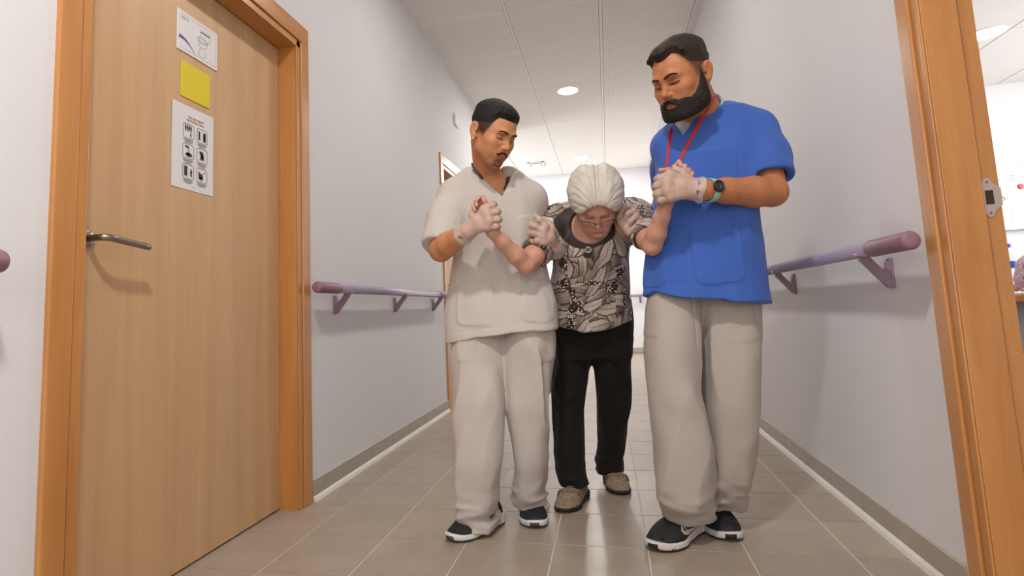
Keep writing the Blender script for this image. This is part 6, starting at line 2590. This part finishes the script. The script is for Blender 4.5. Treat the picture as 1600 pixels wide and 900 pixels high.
def dispTB(P):
    w = sm(0.22 - P[:, 2], 0, 0.14)
    r = (f3(P) * (1 - w * 0.5) + f4(P) * w) * (0.3 + 0.7 * sm(0.78 - P[:, 2], 0, 0.12))
    a = (0.4422, 2.1000, 0.7301)
    r = r + 0.003 * patch_mask(P, a[0], a[2], 0.05, 0.075, 0.012, 0.004, 0.1)
    a = (0.1471, 2.1000, 0.7528)
    r = r + 0.003 * patch_mask(P, a[0], a[2], 0.035, 0.07, 0.012, 0.004, -0.1)
    # crotch and seam creases
    r = r - 0.004 * line_mask(P, (0.2881, 2.1000, 0.8131), (0.2887, 2.1000, 0.6381), 0.004)
    return r


TRb.disp.append(dispTB)
sdf_obj('trousers', TRb, 0.0048, M_trous_b, PB)
u, t, R, sc, f = shoe(PB, (0.0913, 2.0121, 0.0), -36, 0.3, M_sneak2, [M_sole2, M_sole3], 1)
# wing-shaped mark on the outer side of the front shoe
side = 1
mk = [(y * 1.1 - 0.022, z) for y, z in [(-0.055, 0.04), (-0.09, 0.04), (-0.122, 0.044), (-0.134, 0.052), (-0.134, 0.06), (-0.131, 0.067), (-0.144, 0.06), (-0.152, 0.05), (-0.148, 0.04), (-0.13, 0.034), (-0.09, 0.034), (-0.055, 0.0385)]]
b = B()
vs0 = []
for y, z in mk:
    p0 = np.array(t) + R @ (np.array([0.09, y, z]) * sc)
    q = on_surface(f, p0, R @ np.array([-1, 0, 0]), 50)
    if abs(float((q - p0) @ R[:, 0])) > 0.1 * sc:
        continue
    vs0.append(Vector(q + R @ np.array([0.0022, 0, 0])))
fc = b.faces.new([b.verts.new(p) for p in vs0])
bmesh.ops.triangulate(b, faces=[fc])
r_ = bmesh.ops.extrude_face_region(b, geom=b.faces[:])
bmesh.ops.translate(b, vec=Vector(R @ np.array([-0.006, 0, 0])), verts=[g for g in r_['geom'] if isinstance(g, bmesh.types.BMVert)])
obj('swoosh_mark', b, M_sole2, u)
shoe(PB, (0.3477, 2.1152, 0.0), 6, 0.29, M_sneak2, [M_sole2, M_sole3], -1)
glove(PB, hC, 0.0016, 0.029, 0.0122, 0.012, ((0.3024, 1.9420, 1.1615), (0.3163, 1.9440, 1.1586), 0.036, 0.044))
glove(PB, hD, 0.0014, 0.026, 0.0098, 0.011, (hD['wrist'], (0.0702, 2.2750, 1.0687), 0.032, 0.036))

# ------------------------------------------------------------------ person sitting at the desk of the side room (mostly outside the frame)
M_print2 = NT('pink_patterned_blouse')
v_ = M_print2.coords()
vo = M_print2.n('ShaderNodeTexVoronoi', feature='SMOOTH_F1')
vo.inputs['Scale'].default_value = 34
M_print2.l(v_, vo.inputs['Vector'])
M_print2.col(M_print2.ramp(vo.outputs['Distance'], [(0.15, lin('d9c3c6')), (0.4, lin('b07f8e')), (0.55, lin('cfb4ba')), (0.75, lin('8d4a5c'))]))
M_print2.set(Roughness=0.8)
M_print2 = M_print2.m
M_maroon = cloth_mat('maroon_trousers', '6d1f33', 900)
M_teal = plain('teal_shoe_cloth', '4d8a84', 0.7)
PS = thing('person', 'seated person in a pink patterned blouse at the desk in the side room', 'person', (2.62, 3.6, 0))
Q = Sdf()
# the figure is laid out facing -x and turned to face the desk
RT, TT = np.array([[0.0, 1, 0], [-1, 0, 0], [0, 0, 1]]), np.array([-1.6, 6.67, 0.0])
back = lambda p: tuple(RT.T @ (np.array(p) - TT))
tS, RS = tuple(RT @ np.array((2.86, 4.32, 1.17)) + TT), RT @ rotm(-95, 28, 0)
head_shape(Q, tS, RS, 0.95)
Q.frame(TT, RT)
Q.cap((2.9, 4.3, 1.09), (2.98, 4.27, 0.99), 0.05, 0.056, 0.03)
Q.loft([(3.12, 4.22, 0.5, 0.15, 0.17), (3.08, 4.23, 0.7, 0.11, 0.15), (3.0, 4.26, 0.9, 0.1, 0.17), (2.98, 4.27, 1.0, 0.07, 0.12)], 0.04)
hpal = (2.45, 4.13, 0.8)
ARMS = ((-1, back((2.47, 4.0, 0.92)), back((2.455, 4.09, 0.825))), (1, back((2.85, 3.95, 0.86)), back((2.75, 4.12, 0.815))))
for sy, el, wr in ARMS:
    sh = (2.95, 4.27 + sy * 0.15, 0.96)
    Q.chain([sh, mid(sh, el), el], [0.052, 0.047, 0.042], 0.03)
    Q.chain([el, wr], [0.04, 0.027], 0.02)
    hp = (wr[0] - 0.04, wr[1] - 0.01, dz + 0.028)
    mc = [(hp[0] - 0.025, hp[1] - 0.03 + 0.02 * i, dz + 0.024) for i in range(4)]
    fg = [[(m[0] - 0.035, m[1] - 0.005, dz + 0.022), (m[0] - 0.062, m[1] - 0.006, dz + 0.012)] for m in mc]
    hand(Q, wr, hp, mc, fg, [hp, (hp[0] - 0.01, hp[1] - sy * 0.04, dz + 0.02), (hp[0] - 0.04, hp[1] - sy * 0.055, dz + 0.014)], rp=0.02, rf=0.0085, rt=0.01)
for sy in (-1, 1):
    Q.chain([(3.12, 4.22 + sy * 0.09, 0.5), (2.68, 4.22 + sy * 0.1, 0.5), (2.7, 4.22 + sy * 0.1, 0.09)], [0.08, 0.058, 0.04], 0.03)
sdf_obj('body', Q, 0.0075, M_skin_l, PS, lambda P: np.ones((len(P), 3)), fine=lambda P: (np.linalg.norm(P - np.array(tS), axis=1) < 0.14) | (np.linalg.norm(P - np.array(hpal), axis=1) < 0.1))
G = Sdf().frame(TT, RT)
G.loft([(3.12, 4.22, 0.46, 0.175, 0.2), (3.08, 4.23, 0.7, 0.13, 0.17), (3.0, 4.26, 0.9, 0.115, 0.19), (2.98, 4.27, 0.99, 0.08, 0.13)], 0.04)
for sy, el, wr in ARMS:
    wr = mid(el, wr, 0.75)
    sh = (2.95, 4.27 + sy * 0.15, 0.96)
    G.chain([sh, mid(sh, el), el], [0.066, 0.066, 0.064], 0.04)
    G.chain([el, wr], [0.062, 0.05], 0.03)
G.ell((2.94, 4.27, 1.02), (0.075, 0.075, 0.05), 0.01, '-')
fg_ = folds(0.006, (12, 12, 8), 0.002, (30, 30, 20), 31)
G.disp.append(lambda P: fg_(P))
sdf_obj('blouse', G, 0.0065, M_print2, PS)
G = Sdf().frame(TT, RT)
for sy in (-1, 1):
    G.chain([(3.12, 4.22 + sy * 0.09, 0.5), (2.68, 4.22 + sy * 0.1, 0.5), (2.7, 4.22 + sy * 0.1, 0.1)], [0.095, 0.075, 0.062], 0.04)
G.plane((0, 0, 0.1), (0, 0, -1))
sdf_obj('trousers', G, 0.008, M_maroon, PS)
HS = skull(tS, RS, 0.95)


def f_hairS(P):
    q = loc(P, tS, RS, 0.95)
    zl = np.interp(q[:, 1], [-0.1, -0.05, -0.02, 0.02, 0.1], [0.06, 0.05, -0.03, -0.06, -0.08])
    return np.maximum(HS(P) - 0.02 - 0.002 * vnoise(P * 90), (zl - q[:, 2]) * 0.3)


sdf_obj('hair', Sdf().raw(f_hairS, np.array(tS), 0.18, 0.001), 0.006, M_hair_b, PS)
for sy in (-1, 1):
    shoe(PS, (2.62 + sy * 0.1, 4.17, 0), 180, 0.25, M_teal, M_sole_b, sy, 'slipper', 'shoe')
# orange chair the person sits on
t = thing('chair', 'orange plastic chair under the seated person in the side room', 'chair', (2.62, 3.55, 0))
MC = Matrix([list(RT[i]) + [TT[i]] for i in range(3)] + [[0, 0, 0, 1]])
b = B()
box(b, (2.86, 3.99, 0.385), (3.36, 4.45, 0.41), 0.012, 0, 3)
b.transform(MC)
obj('seat', b, M_orange, t)
b = B()
box(b, (3.33, 4.0, 0.55), (3.36, 4.44, 0.9), 0.012, 0, 3)
b.transform(MC)
obj('backrest', b, M_orange, t)
for y in (3.93, 4.51):
    b = B()
    tube(b, smooth_path([(3.34, y, 0.66), (3.05, y, 0.66), (2.86, y, 0.655), (2.8, y, 0.6), (2.83, y, 0.4)], 6), 0.014, 10)
    b.transform(MC)
    obj('armrest', b, M_orange, t, True)
    for x in (2.83, 3.34):
        b = B()
        tube(b, [(x, y, 0.0), (x, y, 0.67 if x > 3 else 0.42)], 0.012, 10)
        b.transform(MC)
        obj('leg', b, M_deskleg, t, True)
